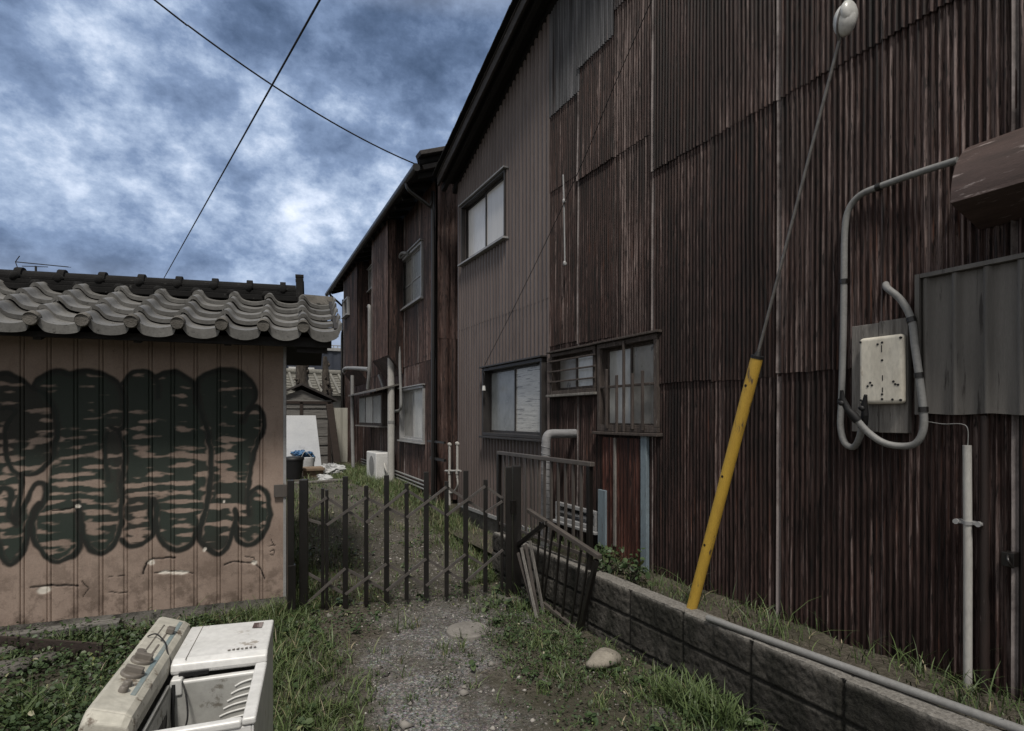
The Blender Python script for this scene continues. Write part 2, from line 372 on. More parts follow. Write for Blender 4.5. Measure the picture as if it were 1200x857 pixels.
# ------------------------------------------------------------------ terrain
PATHC = [(0.75, -3.), (0.8, 1.0), (0.95, 2.4), (1.12, 3.2), (1.5, 4.2), (1.85, 5.0), (1.95, 6.0), (1.75, 7.3), (1.7, 9.), (1.6, 12.), (1.2, 16.)]
def pathdist(x, y):
    ys = [p[1] for p in PATHC]; xs = [p[0] for p in PATHC]
    return np.abs(x-np.interp(y, ys, xs))
def gz(x, y):
    x = np.asarray(x, float); y = np.asarray(y, float)
    return .45*sstep(4.9, 9.6, y)+.03*(fbm(x*1.1, y*1.1, 3, 5)-.5)*2-.015*np.exp(-(pathdist(x, y)/.5)**2)+.05*sstep(.5, -1.2, x)*sstep(5, 3, y)
def pathw(x, y):
    w = np.where(y < 5.4, .44, .58)+.42*(fbm(x*2.6, y*2.6, 4, 31)-.5)*2
    return (1-sstep(w*.55, w*1.35, pathdist(x, y)))*(1-.55*sstep(.56, .68, fbm(x*3.1+4, y*3.1, 4, 91)))
def axis(a, b, c, d, fine, n):
    L = a-(np.geomspace(.05, a-c+.05, n)-.05); Rr = b+(np.geomspace(.05, d-b+.05, n)-.05)
    return np.concatenate([L[::-1][:-1], np.arange(a, b, fine), Rr])
gx = axis(-2.6, 2.75, -220, 220, .022, 26); gy = axis(1.4, 8.2, -200, 300, .024, 30)
GX, GY = np.meshgrid(gx, gy, indexing='ij')
GZ = gz(GX, GY); pm = pathw(GX, GY)*(1-.85*sstep(4.1, 5.0, GY+.3*(fbm(GX*3, GY*3, 3, 66)-.5)))
near = np.exp(-(np.maximum(0, np.abs(GY-4)-5)/4)**2)
pm = np.maximum(pm, .8*sstep(.62, .74, fbm(GX*2.7, GY*2.7, 3, 77))*sstep(1.6, 2.2, GX)*(GY < 4.6))
GZ = GZ+near*(.012*(fbm(GX*14, GY*14, 3, 9)-.5)+.007*pm*(fbm(GX*45, GY*45, 2, 19)-.5))
g = GB(); g.grid(np.stack([GX, GY, GZ], -1), path=pm)
o = g.build('ground', 'ground'); tag(o, 'dark soil lane with a worn gravel path down its middle', 'ground', kind='structure')

# soil bed held up behind the block wall
bx_ = np.linspace(2.6, 3.2, 26); by_ = np.arange(-2.4, 7.45, .03)
BX, BY = np.meshgrid(bx_, by_, indexing='ij')
BZ = .425+.05*(fbm(BX*6, BY*6, 4, 3)-.5)-.02*sstep(2.7, 2.62, BX)
BZ = np.where(BY > 5.2, np.maximum(.18, BZ-.5*sstep(5.15, 5.5, BY)), BZ)
g = GB(); g.grid(np.stack([BX, BY, BZ], -1), path=np.zeros(BX.size))
tag(g.build('soil_bed', 'ground'), 'raised strip of soil between the block wall and the rusty wall', 'soil', kind='structure')

# ------------------------------------------------------------------ near rusty building
WX = 3.07
def W(a, off, z): return (WX-off, a, z)
nb = empty('rusty_building', (WX, 2.5, 0), 'tall gabled building clad in dark rusty corrugated sheets, brown ribbed siding at its far end', 'building')

def win_rect(x0, x1, yt, yb, X=WX):
    """rectangle on the wall from bearings of its left/right edges"""
    p, q = onX(x0, yt[0], X), onX(x1, yt[1], X); p2, q2 = onX(x0, yb[0], X), onX(x1, yb[1], X)
    return (q.y, p.y, (p2.z+q2.z)/2, (p.z+q.z)/2)       # a0,a1,z0,z1
RECT = {'slide': win_rect(571, 642, (432, 420), (511, 514)), 'small': win_rect(650, 703, (414, 407), (463, 459)),
        'old': win_rect(706, 777, (402, 394), (503, 510)), 'up': win_rect(545, 597, (245, 198), (312, 277)),
        'vent': win_rect(657, 705, (590, 596), (606, 624))}
HOLES = [(r[0]+.03, r[1]-.03, r[2]+.03, r[3]-.03) for r in RECT.values()]
def rake(y): return 5.03+.35*(7.52-y) if y > 2.4 else 5.03+.35*(7.52-2.4)-.35*(2.4-y)

def corr(gb, f, a0, a1, z0, z1, pitch=.032, amp=.0105, npw=8, base=.012, tone=.5, galv=0., edge=True, holes=(), topf=None, seed=0, trap=False, wob=.006, tilt=0, tk=(0, .34, .42, .84, .92)):
    if trap:
        nw = max(1, round((a1-a0)/pitch)); k = np.array(tk); p = np.array([0, 0, 1, 1, 0.])
        A = np.concatenate([a0+(i+k)*(a1-a0)/nw for i in range(nw)]+[[a1]]); prof = np.concatenate([np.tile(p, nw), [0]])*amp
    else:
        nw = max(1, round((a1-a0)/pitch)); A = np.linspace(a0, a1, nw*npw+1); prof = amp*np.cos((A-a0)/(a1-a0)*nw*2*np.pi)
    zs = {round(z0, 4), round(z1, 4)}
    zs |= set(np.round(np.arange(z0, z1, .22), 4))
    for h in holes:
        for z in (h[2], h[3]):
            if z0 < z < z1 and h[1] > a0 and h[0] < a1: zs.add(round(z, 4))
    Z = np.array(sorted(zs)); AA, ZZ = np.meshgrid(A, Z, indexing='ij')
    off = base+prof[:, None]+wob*2*(fbm(AA*1.7+seed*3.1, ZZ*1.3, 3, seed)-.5)+wob*.9*(fbm(AA*9+seed*5.1, ZZ*4, 2, seed+3)-.5)+tilt*(1-(ZZ-z0)/(z1-z0))
    ZZ = ZZ.copy(); ZZ[:, 0] += .016*(fbm(A*28+seed*7.7, A*0, 3, seed)-.5)*(z0 > .5)
    if topf is not None:
        tz = np.array([topf(a) for a in A])[:, None]; ZZ = np.minimum(ZZ, tz)
    P = np.stack([v for v in np.broadcast_arrays(*f(AA, off, ZZ))], -1)
    ac = (AA[:-1, :-1]+AA[1:, 1:])/2; zc = (ZZ[:-1, :-1]+ZZ[1:, 1:])/2; keep = np.ones(ac.shape, bool)
    for h in holes: keep &= ~((ac > h[0]) & (ac < h[1]) & (zc > h[2]) & (zc < h[3]))
    keep &= (ZZ[:-1, 1:]-ZZ[:-1, :-1] > 1e-5)
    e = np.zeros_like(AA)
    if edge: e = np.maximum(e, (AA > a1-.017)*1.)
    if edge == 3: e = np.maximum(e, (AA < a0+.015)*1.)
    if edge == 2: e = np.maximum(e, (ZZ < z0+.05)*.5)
    gb.grid(P, keep, tone=np.full(AA.size, tone), galv=np.full(AA.size, galv), edge=e)

seams = [4.92, 4.40, 3.876, 3.361, 2.80, 2.245, 1.664, 1.10, .53, -.04, -.61, -1.18, -1.75]
gb = GB(); k = 0
for i in range(len(seams)-1):
    a1, a0 = seams[i]+.018, seams[i+1]-.018
    if i == 0: lv = [.40, 2.45, 4.05, 4.84, 6.6, 8.5]
    elif i == 1: lv = [.40, 2.42, 3.98, 5.05, 6.7, 8.5]
    elif i == 2: lv = [.40, 2.40, 3.98, 5.26, 6.9, 8.5]
    elif i % 2: lv = [.40, 1.975, 3.66, 5.36, 7.0, 8.5]
    else: lv = [.40, 1.96, 3.67, 5.33, 7.0, 8.5]
    for j in range(len(lv)-1):
        z0, z1 = lv[j]-(.055 if j else 0), lv[j+1]+.02
        if z0 > rake(max(a0, 2.4)): continue
        gal = .9 if (i < 2 and j >= 3) else (.5 if (i == 2 and j >= 3) else 0.)
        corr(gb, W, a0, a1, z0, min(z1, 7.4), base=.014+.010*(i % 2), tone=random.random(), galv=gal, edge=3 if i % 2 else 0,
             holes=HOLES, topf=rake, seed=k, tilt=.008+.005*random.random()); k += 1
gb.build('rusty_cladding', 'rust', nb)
gb = GB()
corr(gb, W, 4.905, 7.39, 2.9, 6.4, .087, .034, base=.010, trap=True, tk=(0, .36, .46, .86, .96), holes=HOLES, topf=rake, seed=50, wob=.002)
corr(gb, W, 4.905, 7.39, .42, 2.95, .087, .034, base=.006, trap=True, tk=(0, .36, .46, .86, .96), holes=HOLES, seed=51, wob=.002)
o = gb.build('ribbed_siding', 'siding', nb, smooth=False)
mb = MB()                                               # closed body behind the sheets
yr = [(7.39, .0), (7.39, rake(7.39)-.02), (2.4, rake(2.4)-.02), (-2.4, rake(-2.4)-.02), (-2.4, 0)]
mb.prism([(y, z) for y, z in yr], lambda y, z: (WX+.09, y, z), lambda y, z: (WX+7, y, z))
mb.build('inner_wall', 'roofdark', nb)
mb = MB(); mb.box(WX-.005, WX+.08, -2.4, 7.4, -.1, .405); mb.build('foundation', 'concrete', nb)
mb = MB(); mb.box(WX-.056, WX+.02, 4.95, 7.40, .39, .43); mb.build('base_flashing', 'alu', nb)
mb = MB(); mb.boxm(W, 7.37, 7.41, -.2, .052, .42, rake(7.4)); mb.build('corner_trim', 'siding', nb)
# roof with bargeboard
RO = WX-.285
mb = MB()
for (ya, yb) in ((7.53, 2.4), (2.4, -2.8)):
    za, zb = rake(ya)+.02, rake(yb)+.02
    mb.hexa([(RO, ya, za), (WX+7.2, ya, za), (WX+7.2, yb, zb), (RO, yb, zb), (RO, ya, za+.04), (WX+7.2, ya, za+.04), (WX+7.2, yb, zb+.04), (RO, yb, zb+.04)])
roof = mb.build('roof', 'roofdark', nb)
mb = MB()
for (ya, yb) in ((7.53, 2.4), (2.4, -2.8)):
    for dx, zz0, zz1 in ((-.035, -.075, .045), (-.045, .049, .072)):
        za, zb = rake(ya)+.02, rake(yb)+.02
        mb.hexa([(RO+dx, ya, za+zz0), (RO-.003, ya, za+zz0), (RO-.003, yb, zb+zz0), (RO+dx, yb, zb+zz0), (RO+dx, ya, za+zz1), (RO-.003, ya, za+zz1), (RO-.003, yb, zb+zz1), (RO+dx, yb, zb+zz1)])
mb.build('bargeboard', 'barge', roof, .006)
mb = MB()
for i in range(20):                                     # verge tiles seen as a broken edge along the rake
    y = 7.55-i*.265; z = rake(y)+.108
    mb.bar((RO-.05, y, z), (RO-.05, y-.275, z+.35*.275+.010), .10, .028)
mb.build('verge_tile', 'ridge', roof, .008)
for x in (WX-.03, WX-.2):
    MB().bar((x, 7.6, rake(7.6)-.03), (x, 2.5, rake(2.5)-.03), .06, .08).build('rafter', 'roofdark', roof)

def window(f, parent, r, depth=.05, fw=.035, frame='frame_dk', panes=('pane_grey', 'pane_grey'), sill='frame_dk', mull=True, back=-.09, label=None, head=None, bars=None, rail=None):
    a0, a1, z0, z1 = r
    mb = MB()
    mb.boxm(f, a0, a1, back, depth, z1-fw, z1); mb.boxm(f, a0, a1, back, depth, z0, z0+fw)
    mb.boxm(f, a0, a0+fw, back, depth, z0+fw, z1-fw); mb.boxm(f, a1-fw, a1, back, depth, z0+fw, z1-fw)
    w = mb.build('window', frame, parent, .004)
    if label: w['label'] = label
    n = len(panes); pw = (a1-a0-2*fw)/n
    for k, pm_ in enumerate(panes):                      # k=0 is the end nearest the viewer
        b0, b1 = a0+fw+k*pw, a0+fw+(k+1)*pw; oo = -.012-.022*(k % 2)
        mb = MB(); mb.boxm(f, b0+.018, b1-.018, oo-.006, oo, z0+fw+.02, z1-fw-.02); p = mb.build('pane', pm_, w)
        mb = MB()
        for (c0, c1, y0, y1) in ((b0, b1, z1-fw-.024, z1-fw), (b0, b1, z0+fw, z0+fw+.03), (b0, b0+.022, z0+fw+.03, z1-fw-.024), (b1-.022, b1, z0+fw+.03, z1-fw-.024)):
            mb.boxm(f, c0, c1, oo-.012, oo+.014, y0, y1)
        if rail: mb.boxm(f, b0+.022, b1-.022, oo-.01, oo+.012, z0+(z1-z0)*rail-.012, z0+(z1-z0)*rail+.012)
        mb.build('sash', frame, w)
    if sill:
        mb = MB(); mb.boxm(f, a0-.03, a1+.03, -.02, depth+.035, z0-.028, z0-.003); mb.build('sill', sill, w, .004)
    if head:
        mb = MB(); mb.boxm(f, a0-.03, a1+.03, -.02, depth+.03, z1+.003, z1+.022); mb.build('hood_flashing', head, w, .003)
    return w
window(W, nb, RECT['up'], .068, .026, 'frame_dk', ('pane_blind', 'pane_bright'), 'alu', label='upper aluminium sliding window with a pale blind', head='alu')
window(W, nb, RECT['slide'], .078, .04, 'frame_dk', ('pane_film', 'pane_grey'), 'frame_dk', label='lower sliding window with torn film on its near pane', head='frame_dk')
w = window(W, nb, RECT['small'], .058, .035, 'frame_wood', ('pane_pale', 'pane_dirty'), 'wood', label='small wooden window with three horizontal bars', head='frame_wood')
a0, a1, z0, z1 = RECT['small']
for q in (.3, .55, .8):
    mb = MB(); mb.boxm(W, a0-.02, a1+.02, .06, .075, z0+(z1-z0)*q-.008, z0+(z1-z0)*q+.008); mb.build('bar', 'frame_wood', w, .003)
w = window(W, nb, RECT['old'], .062, .042, 'frame_wood', ('pane_dirty', 'pane_pale'), 'frame_wood', label='old wooden window behind broken vertical slats', head='frame_wood')
a0, a1, z0, z1 = RECT['old']; Hh = z1-z0
for t_, h0, h1 in ((.2, .02, .64), (.36, .03, .62), (.62, -.03, .62), (.8, .03, .7), (.5, .0, .98)):
    mb = MB(); mb.boxm(W, a0+(a1-a0)*t_-.012, a0+(a1-a0)*t_+.012, .064, .082, z0+Hh*h0, z0+Hh*h1); mb.build('slat', 'frame_wood', w, .004)
for q in (.06, .5):
    mb = MB(); mb.boxm(W, a0+.045, a1-.045, .03, .061, z0+Hh*q-.010, z0+Hh*q+.010); mb.build('rail', 'frame_wood', w, .003)
w = window(W, nb, RECT['vent'], .065, .035, 'alu', ('pane_dark', 'pane_dark'), 'alu', label='low louvred vent window near the ground')
a0, a1, z0, z1 = RECT['vent']
mb = MB(); mb.boxm(W, a0+.03, a1-.03, -.0, .05, (z0+z1)/2-.01, (z0+z1)/2+.01); mb.build('louvre', 'alu', w)

# trim boards, door patch, patch sheet, drip strip
def board(x0, x1, yt, yb, name, mat, off0=.04, off1=.072, label=None):
    p = onX(x0, yt, WX); q = onX(x1, yt, WX); b = onX((x0+x1)/2, yb, WX)
    mb = MB(); mb.boxm(W, q.y, p.y, off0, off1, max(b.z, .41), p.z); o = mb.build(name, mat, nb, .003)
    if label: o['label'] = label
    return o
board(758.5, 765.5, 509, 674, 'trim_board', 'bluepaint', label='flaking pale blue upright board')
board(708, 717, 573, 640, 'trim_board', 'bluepaint', label='short flaking pale blue board stub')
board(726.3, 728.6, 513, 640, 'edge_strip', 'wood', label='pale split edge of the rotten door')
gb = GB(); p = onX(712, 512, WX); q = onX(757, 512, WX)
corr(gb, W, q.y, p.y, .43, p.z, .05, .004, base=.054, tone=.15, edge=False, seed=91, wob=.004)
o = gb.build('boarded_door', 'rust_red', nb); o['label'] = 'dark rusty boarded door below the slatted window'
p = onX(1079, 327, WX-.08); pb = onX(1079, 486, WX-.08)
gb = GB(); corr(gb, W, -.7, p.y, pb.z, p.z, .118, .026, base=.056, trap=True, tk=(0, .72, .77, .92, .96), edge=False, seed=93, wob=.001)
o = gb.build('patch_sheet', 'zinc', nb, smooth=False); o['label'] = 'grey ribbed patch sheet at the near end'
mb = MB(); mb.boxm(W, -.7, p.y-.001, .04, .092, p.z+.002, p.z+.022); mb.boxm(W, p.y, p.y+.02, .04, .094, pb.z, p.z+.022)
mb.build('edge_flashing', 'zinc', nb)
# rusty barrel hood
hy = 1.235
prof = []
for k in range(9):
    t_ = k/8*math.pi/2; prof.append((.03+.25*math.sin(t_), 2.60+.27*math.cos(t_)))
prof += [(.275, 2.565), (.03, 2.50)]
prof = [(.03+.255*math.sin(k/20*math.pi/2), 2.59+.285*math.cos(k/20*math.pi/2)) for k in range(21)]
mb = MB(); mb.add([(WX-o_, y, z) for o_, z in prof for y in (hy, -1.2)], [(2*k, 2*k+2, 2*k+3, 2*k+1) for k in range(20)], True)
prof += [(.287, 2.575), (.26, 2.565), (.03, 2.50)]
mb.add([(WX-o_, hy-.004, z) for o_, z in prof], [tuple(range(len(prof)))]); mb.add([(WX-o_, y, z) for o_, z in prof[20:] for y in (hy, -1.2)], [(0, 2, 3, 1), (2, 4, 5, 3), (4, 6, 7, 5)])
hd = mb.build('hood', 'hood', nb); hd['label'] = 'rusty rounded sheet hood over the patch sheet'
# half round rusty upright by the white pipe and its bracket
pp = onX(1161, 500, WX)
mb = MB(); mb.tube([(WX-.058, pp.y, .42), (WX-.058, pp.y, 1.66)], .015, 12); mb.tube([(WX-.06, pp.y, .42), (WX-.06, pp.y, 1.15)], .0168, 12)
mb.build('upright_cover', 'rustpipe', nb)
q = onX(1186, 655, WX-.05)
mb = MB(); mb.box(WX-.085, WX-.03, q.y-.02, q.y+.025, q.z-.03, q.z+.03); mb.tube([(WX-.065, q.y+.01, q.z+.028), (WX-.1, q.y-.005, q.z), (WX-.085, q.y-.015, q.z-.03)], .006, 8, 5)
mb.build('bracket', 'dark', nb, .004)

# ------------------------------------------------------------------ things on the near wall
def wallpts(pts, X): return [onX(a, b, X) for a, b in pts]
mb = MB(); a = onX(999, 382, WX-.07); b = onX(1066, 508, WX-.07)
meter = empty('meter_board', (WX, (a.y+b.y)/2, b.z), 'grey weathered board with cream cover box wired to two grey conduits', 'meter box')
for k in range(2):
    y0 = b.y+(a.y-b.y)*k/2; y1 = b.y+(a.y-b.y)*(k+1)/2-.003
    mb.box(WX-.085+.003*k, WX-.05, y0, y1, b.z+.004*k, a.z-.006*k)
mb.build('backing_board', 'wood', meter, .003)
a = onX(1006, 397, WX-.13); b = onX(1058, 473, WX-.13)
mb = MB(); mb.box(WX-.13, WX-.087, b.y, a.y, b.z, a.z); cov = mb.build('cover', 'cream', meter, .018, 4)
mb = MB()
for (u, v) in ((.05, .06), (.95, .06), (.06, .94), (.95, .95), (.55, .1), (.55, .36), (.28, .68), (.32, .72), (.8, .68), (.84, .72), (.22, .73), (.9, .73), (.55, .86), (.55, .93), (.45, .12), (.78, .94)):
    y = b.y+(a.y-b.y)*(1-u); z = a.z-(a.z-b.z)*v
    MB().cyl((WX-.132, y, z), (WX-.125, y, z), .006, n=8).build('screw', 'black', cov)
for (u, v0, v1) in ((.54, .14, .24), (.56, .58, .66), (.56, .76, .83)):
    y = b.y+(a.y-b.y)*(1-u); MB().box(WX-.1315, WX-.126, y-.002, y+.002, a.z-(a.z-b.z)*v1, a.z-(a.z-b.z)*v0).build('slot', 'black', cov)
XC = WX-.07
c1 = wallpts([(1122, 188), (1075, 203), (1030, 219), (1008, 229), (995, 245), (990, 270), (989, 330), (988, 400), (986, 470), (985, 500), (990, 519), (1000, 524), (1012, 514), (1021, 495)], XC)
c1 = [Vector((XC-.0*i, p.y, p.z)) for i, p in enumerate(c1)]; c1[-2].x -= .04; c1[-1].x -= .07
c2 = wallpts([(1023, 330), (1040, 338), (1056, 352), (1068, 375), (1072, 405), (1077, 440), (1082, 480), (1082, 503), (1074, 519), (1058, 523), (1040, 519), (1024, 506), (1012, 488)], WX-.115)
c2[-3].x -= .03; c2[-2].x -= .055; c2[-1].x -= .085; c2[0].x = WX
for nm, cc, lb, clips in (('conduit', c1, 'grey conduit running from the rusty hood down and looping under the meter board', (2, 6, 8)), ('conduit', c2, 'grey conduit curving out of the wall above and right of the meter board', (3, 5, 6))):
    root = empty(nm, cc[len(cc)//2], lb, 'conduit', 'conduits feeding the meter board')
    MB().tube(cc, .0165, 12, 8).build('pipe', 'pvc', root)
    for q in clips:
        p = cc[q]; d = (cc[q+1]-cc[q-1]).normalized()
        MB().tube([p-d*.012, p+d*.012], .021, 12).build('clip', 'dark', root)
    e = cc[-1]; d = (cc[-1]-cc[-2]).normalized()
    MB().tube([e-d*.03, e, e+d*.05], [.02, .023, .015], 12).tube([e+d*.04, e+d*.07+Vector((0, .01, .035)), e+d*.08+Vector((-.01, .0, .07))], [.018, .015, .008], 8).blob(e+d*.06+Vector((-.012, .014, .02)), (.014, .016, .014), 3, .2).build('connector', 'black', root)
# white pipe on wall
p = onX(1134, 522, 2.98); zt = p.z
root = empty('white_pipe', (2.98, p.y, .42), 'straight white upright pipe standing in weeds right of the meter board', 'pipe')
MB().tube([(2.98, p.y, .36), (2.982, p.y, 1.0), (2.98, p.y+.002, zt)], .0165, 14).build('pipe', 'pvcw', root)
q = onX(1136, 613, 2.98)
MB().tube([(2.98, p.y, q.z-.008), (2.98, p.y, q.z+.008)], .0195, 14).box(2.975, 3.03, p.y-.05, p.y+.05, q.z-.006, q.z+.006).tube([(2.968, p.y+.042, q.z), (2.985, p.y+.042, q.z)], .012, 10).tube([(2.968, p.y-.042, q.z), (2.985, p.y-.042, q.z)], .012, 10).build('clamp', 'alu', root)
MB().tube(wallpts([(1086, 494), (1105, 497), (1126, 497), (1134, 503), (1134, 524)], 2.98), .0022, 6, 6).build('wire', 'pvc', root)
# thin hanging rod
MB().tube([onX(660, 205, 3.0), onX(661, 236, 3.0), onX(662, 308, 3.0)], .008, 8).blob(onX(661, 236, 2.99), (.016, .016, .025)).blob(onX(662, 309, 2.99), (.018, .018, .025)).thing('hanging_rod', 'alu', 'thin pale rod hanging on rusty wall near the brown siding', 'rod')
# cable stretched across the wall
root = empty('wall_cable', onX(567, 440, 2.99), 'thin twisted black cable slanting down the wall to a small white insulator', 'cable')
cp = [onX(775, -25, 2.98), onX(720, 100, 2.965), onX(685, 185, 2.96), onX(640, 283, 2.955), onX(600, 365, 2.95), onX(568, 428, 2.96)]
MB().tube(cp, .0038, 6, 6).build('line', 'black', root)
e = onX(567, 430, 2.965); e2 = onX(567, 455, 2.965)
MB().tube([e, e+Vector((0, .02, -.06)), e+Vector((0, -.02, -.1)), e2], .005, 6, 4).build('tail', 'black', root)
MB().tube([e2+Vector((0, 0, .03)), e2+Vector((0, 0, -.03))], [.018, .024], 10).build('insulator', 'porcelain', root)
# lagged pipe out of the wall and down
py_ = 4.466
root = empty('lagged_pipe', (2.71, py_, .42), 'thick grey wrapped pipe bending out of the wall and down behind the railing', 'pipe')
zz = 1.50
MB().tube([(WX, py_, zz), (2.9, py_, zz), (2.78, py_, zz), (2.735, py_, zz-.012), (2.715, py_, zz-.05), (2.71, py_, zz-.12), (2.705, py_, 1.0), (2.70, py_, .4)], .043, 14, 5).build('pipe', 'lag', root)
mb = MB(); hx = []
for k in range(240):
    u = k/239; z = 1.42-u*.98; an = u*2*math.pi*15; hx.append((2.703+.007*(z-.4)+.0435*math.cos(an), py_+.0435*math.sin(an), z))
mb.tube(hx, .0035, 6)
mb.build('wrapping', 'lag', root)

# ------------------------------------------------------------------ guy wire with yellow guard
gb0 = Vector((2.64, 2.59, .40)); gdir = Vector((0, -.313, 1)).normalized()
top = gb0+gdir*1.66
root = empty('guy_wire', gb0, 'slanting steel guy wire with yellow plastic guard and white insulator', 'guy wire')
mb = MB(); mb.tube([gb0, gb0+gdir*.8, top], .033, 20); gd = mb.build('guard', 'yellow', root)
mb = MB()
for s_ in (.5, .95, 1.5):
    c = gb0+gdir*s_; MB().tube([c+Vector((-.0335, 0, 0)), c+Vector((-.028, 0, 0))], .008, 10).build('hole', 'black', gd)
mb = MB(); mb.tube([top-gdir*.004, top+gdir*.012], .0345, 20); mb.tube([top+gdir*.01, top+gdir*.035], [.022, .012], 12); mb.build('cap', 'black', gd)
ins = gb0+gdir*3.24
MB().tube([top, ins], .0085, 8).tube([ins+gdir*.2, ins+gdir*6.5], .0065, 8).build('wire', 'steelwire', root)
mb = MB(); R3 = gdir.orthogonal().normalized()
mb.blob(ins+gdir*.06, (.05, .05, .075), 2, .0, 16, 10); mb.blob(ins+gdir*.06+Vector((0, -.02, .02)), (.055, .03, .06), 2, .0, 16, 10)
mb.build('insulator', 'porcelain', root)
mb = MB(); mb.tube([ins-gdir*.03, ins+gdir*.02+Vector((-.04, 0, 0)), ins+gdir*.09+Vector((-.045, 0, 0)), ins+gdir*.2], .006, 8, 4); mb.build('tie', 'steelwire', root)

# ------------------------------------------------------------------ block wall
BW0, BW1, BT = 2.53, 2.65, .453
ya, yb = -1.6, 5.25
Yv = np.arange(ya, yb+.001, .0095); Zv = np.concatenate([np.arange(-.06, BT-.004, .0095), [BT-.004]])
YY, ZZ = np.meshgrid(Yv, Zv, indexing='ij')
jy = np.array([1.548-.5*k for k in range(8)]+[2.05+.5*k for k in range(8)])
dj = np.min(np.abs(YY[..., None]-jy[None, None, :]), -1)
dz_ = np.minimum(np.abs(ZZ-.258), np.abs(ZZ-.058))
jd = np.minimum(dj, dz_); jm = 1-sstep(.005, .013, jd)
bid = np.floor((YY-1.548)/.5)*7+np.floor((ZZ+.142)/.2)
off = .017*(fbm(YY*42, ZZ*42, 4, 4)-.5)+.004*(_h(bid, bid*0, 3)-.5)-.018*jm
rd = sstep(BT-.03, BT, ZZ)*.01
P = np.stack([BW0-off+rd, YY, ZZ], -1)
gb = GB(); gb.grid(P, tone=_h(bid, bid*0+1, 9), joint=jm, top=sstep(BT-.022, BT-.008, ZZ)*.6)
Xt = np.linspace(BW0, BW1, 12); YT, XT = np.meshgrid(Yv, Xt, indexing='ij')
e0 = off[:, -1]
ZT = BT-.001+.006*(fbm(YT*25, XT*25, 3, 8)-.5)-.007*np.exp(-((XT-BW0)/.01)**2)-.006*(np.min(np.abs(YT[..., None]-jy[None, None, :]), -1) < .006)
ZT[:, 0] = BT-.004; XT = XT.copy(); XT[:, 0] = BW0-e0+.01
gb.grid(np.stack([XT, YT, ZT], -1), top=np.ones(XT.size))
ZE, XE = np.meshgrid(np.linspace(-.06, BT-.004, 30), np.linspace(BW0+.008, BW1, 8), indexing='ij')
gb.grid(np.stack([XE, np.full(XE.shape, yb)+.008*(fbm(XE*40, ZE*40, 3)-.5), ZE], -1), top=np.zeros(XE.size))
ZB, YB = np.meshgrid(np.array([-.06, BT-.003]), Yv, indexing='ij')
gb.grid(np.stack([np.full(ZB.shape, BW1), YB, ZB], -1))
wroot = gb.build('block_wall', 'block'); tag(wroot, 'low retaining wall of dark rough concrete blocks below the rusty wall', 'wall')

# pale gutter pipe lying on the wall top
p, q = onZ(829, 724, .475), onZ(1192, 854, .475); dd = (q-p)
MB().tube([p, p+dd*.5, p+dd*1.6], .0185, 12).thing('gutter_pipe', 'pvc', 'long pale pipe lying along the top of the block wall', 'pipe')

# ------------------------------------------------------------------ railing on the block wall
RX = 2.59
tl, tr = onX(585, 530, RX), onX(691, 545, RX); zt = (tl.z+tr.z)/2
root = empty('metal_railing', (RX, (tl.y+tr.y)/2, BT), 'upright bronze metal railing standing on the far end of the block wall', 'railing')
y0, y1 = tr.y, tl.y
MB().box(RX-.022, RX+.022, y0-.04, y1+.02, zt-.018, zt+.018).build('top_rail', 'bronze', root, .004)
MB().box(RX-.012, RX+.012, y0+.015, y1-.015, .535, .565).build('bottom_rail', 'bronze', root, .003)
for yy in (y0, y1-.0):
    MB().box(RX-.02, RX+.02, yy-.02, yy+.02, BT-.01, zt-.019).build('post', 'dark', root, .003)
for k in range(1, 14):
    yy = y0+(y1-y0)*k/14
    MB().box(RX-.008, RX+.008, yy-.013, yy+.013, .566, zt-.019).build('bar', 'bronze', root)

# collapsed panel leaning on the wall foot
LX = 2.455
pl = lambda a, b, dx=0.: onX(a, b, LX+dx)
root = empty('fallen_railing', onX(660, 735, LX), 'racked broken railing panel leaning against the block wall by the gate', 'railing')
MB().bar(pl(619, 598), pl(703, 653), .04, .034).build('top_rail', 'bronze', root, .004)
MB().bar(pl(637, 707), pl(682, 743), .03, .028).build('bottom_rail', 'bronze', root, .003)
MB().bar(pl(699, 656), pl(679, 743), .034, .034).build('stile', 'dark', root, .003)
MB().bar(pl(604, 641, -.03), pl(640, 613, -.03), .036, .036).build('stile', 'dark', root, .003)
for (xa, ya_, xb, yb_) in ((633, 612, 627, 690), (641, 617, 634, 702), (648, 622, 637, 703), (657, 628, 649, 716), (667, 635, 659, 724), (681, 645, 669, 733), (690, 651, 676, 738)):
    MB().bar(pl(xa, ya_), pl(xb, yb_), .018, .012, (1, 0, 0)).build('bar', 'dark', root)
for k, (xa, ya_, xb, yb_) in enumerate(((607, 648, 627, 720), (611, 642, 629, 725), (616, 638, 631, 722), (621, 634, 637, 718))):
    a = onX(xa, ya_, 2.36); b = onZ(xb, yb_, .0)
    MB().bar(a, b, .022, .014, (1, .4, 0)).thing('loose_slat', 'wood' if k in (1, 3) else 'bronze', ['dark short slat leftmost in the bundle propped by the gate post', 'pale slat in front of the bundle propped by gate post', 'dull slat in the middle of the bundle beside the gate post', 'pale slat nearest the fallen railing, propped by the gate post'][k], 'slat', 'loose slats propped beside the gate post')

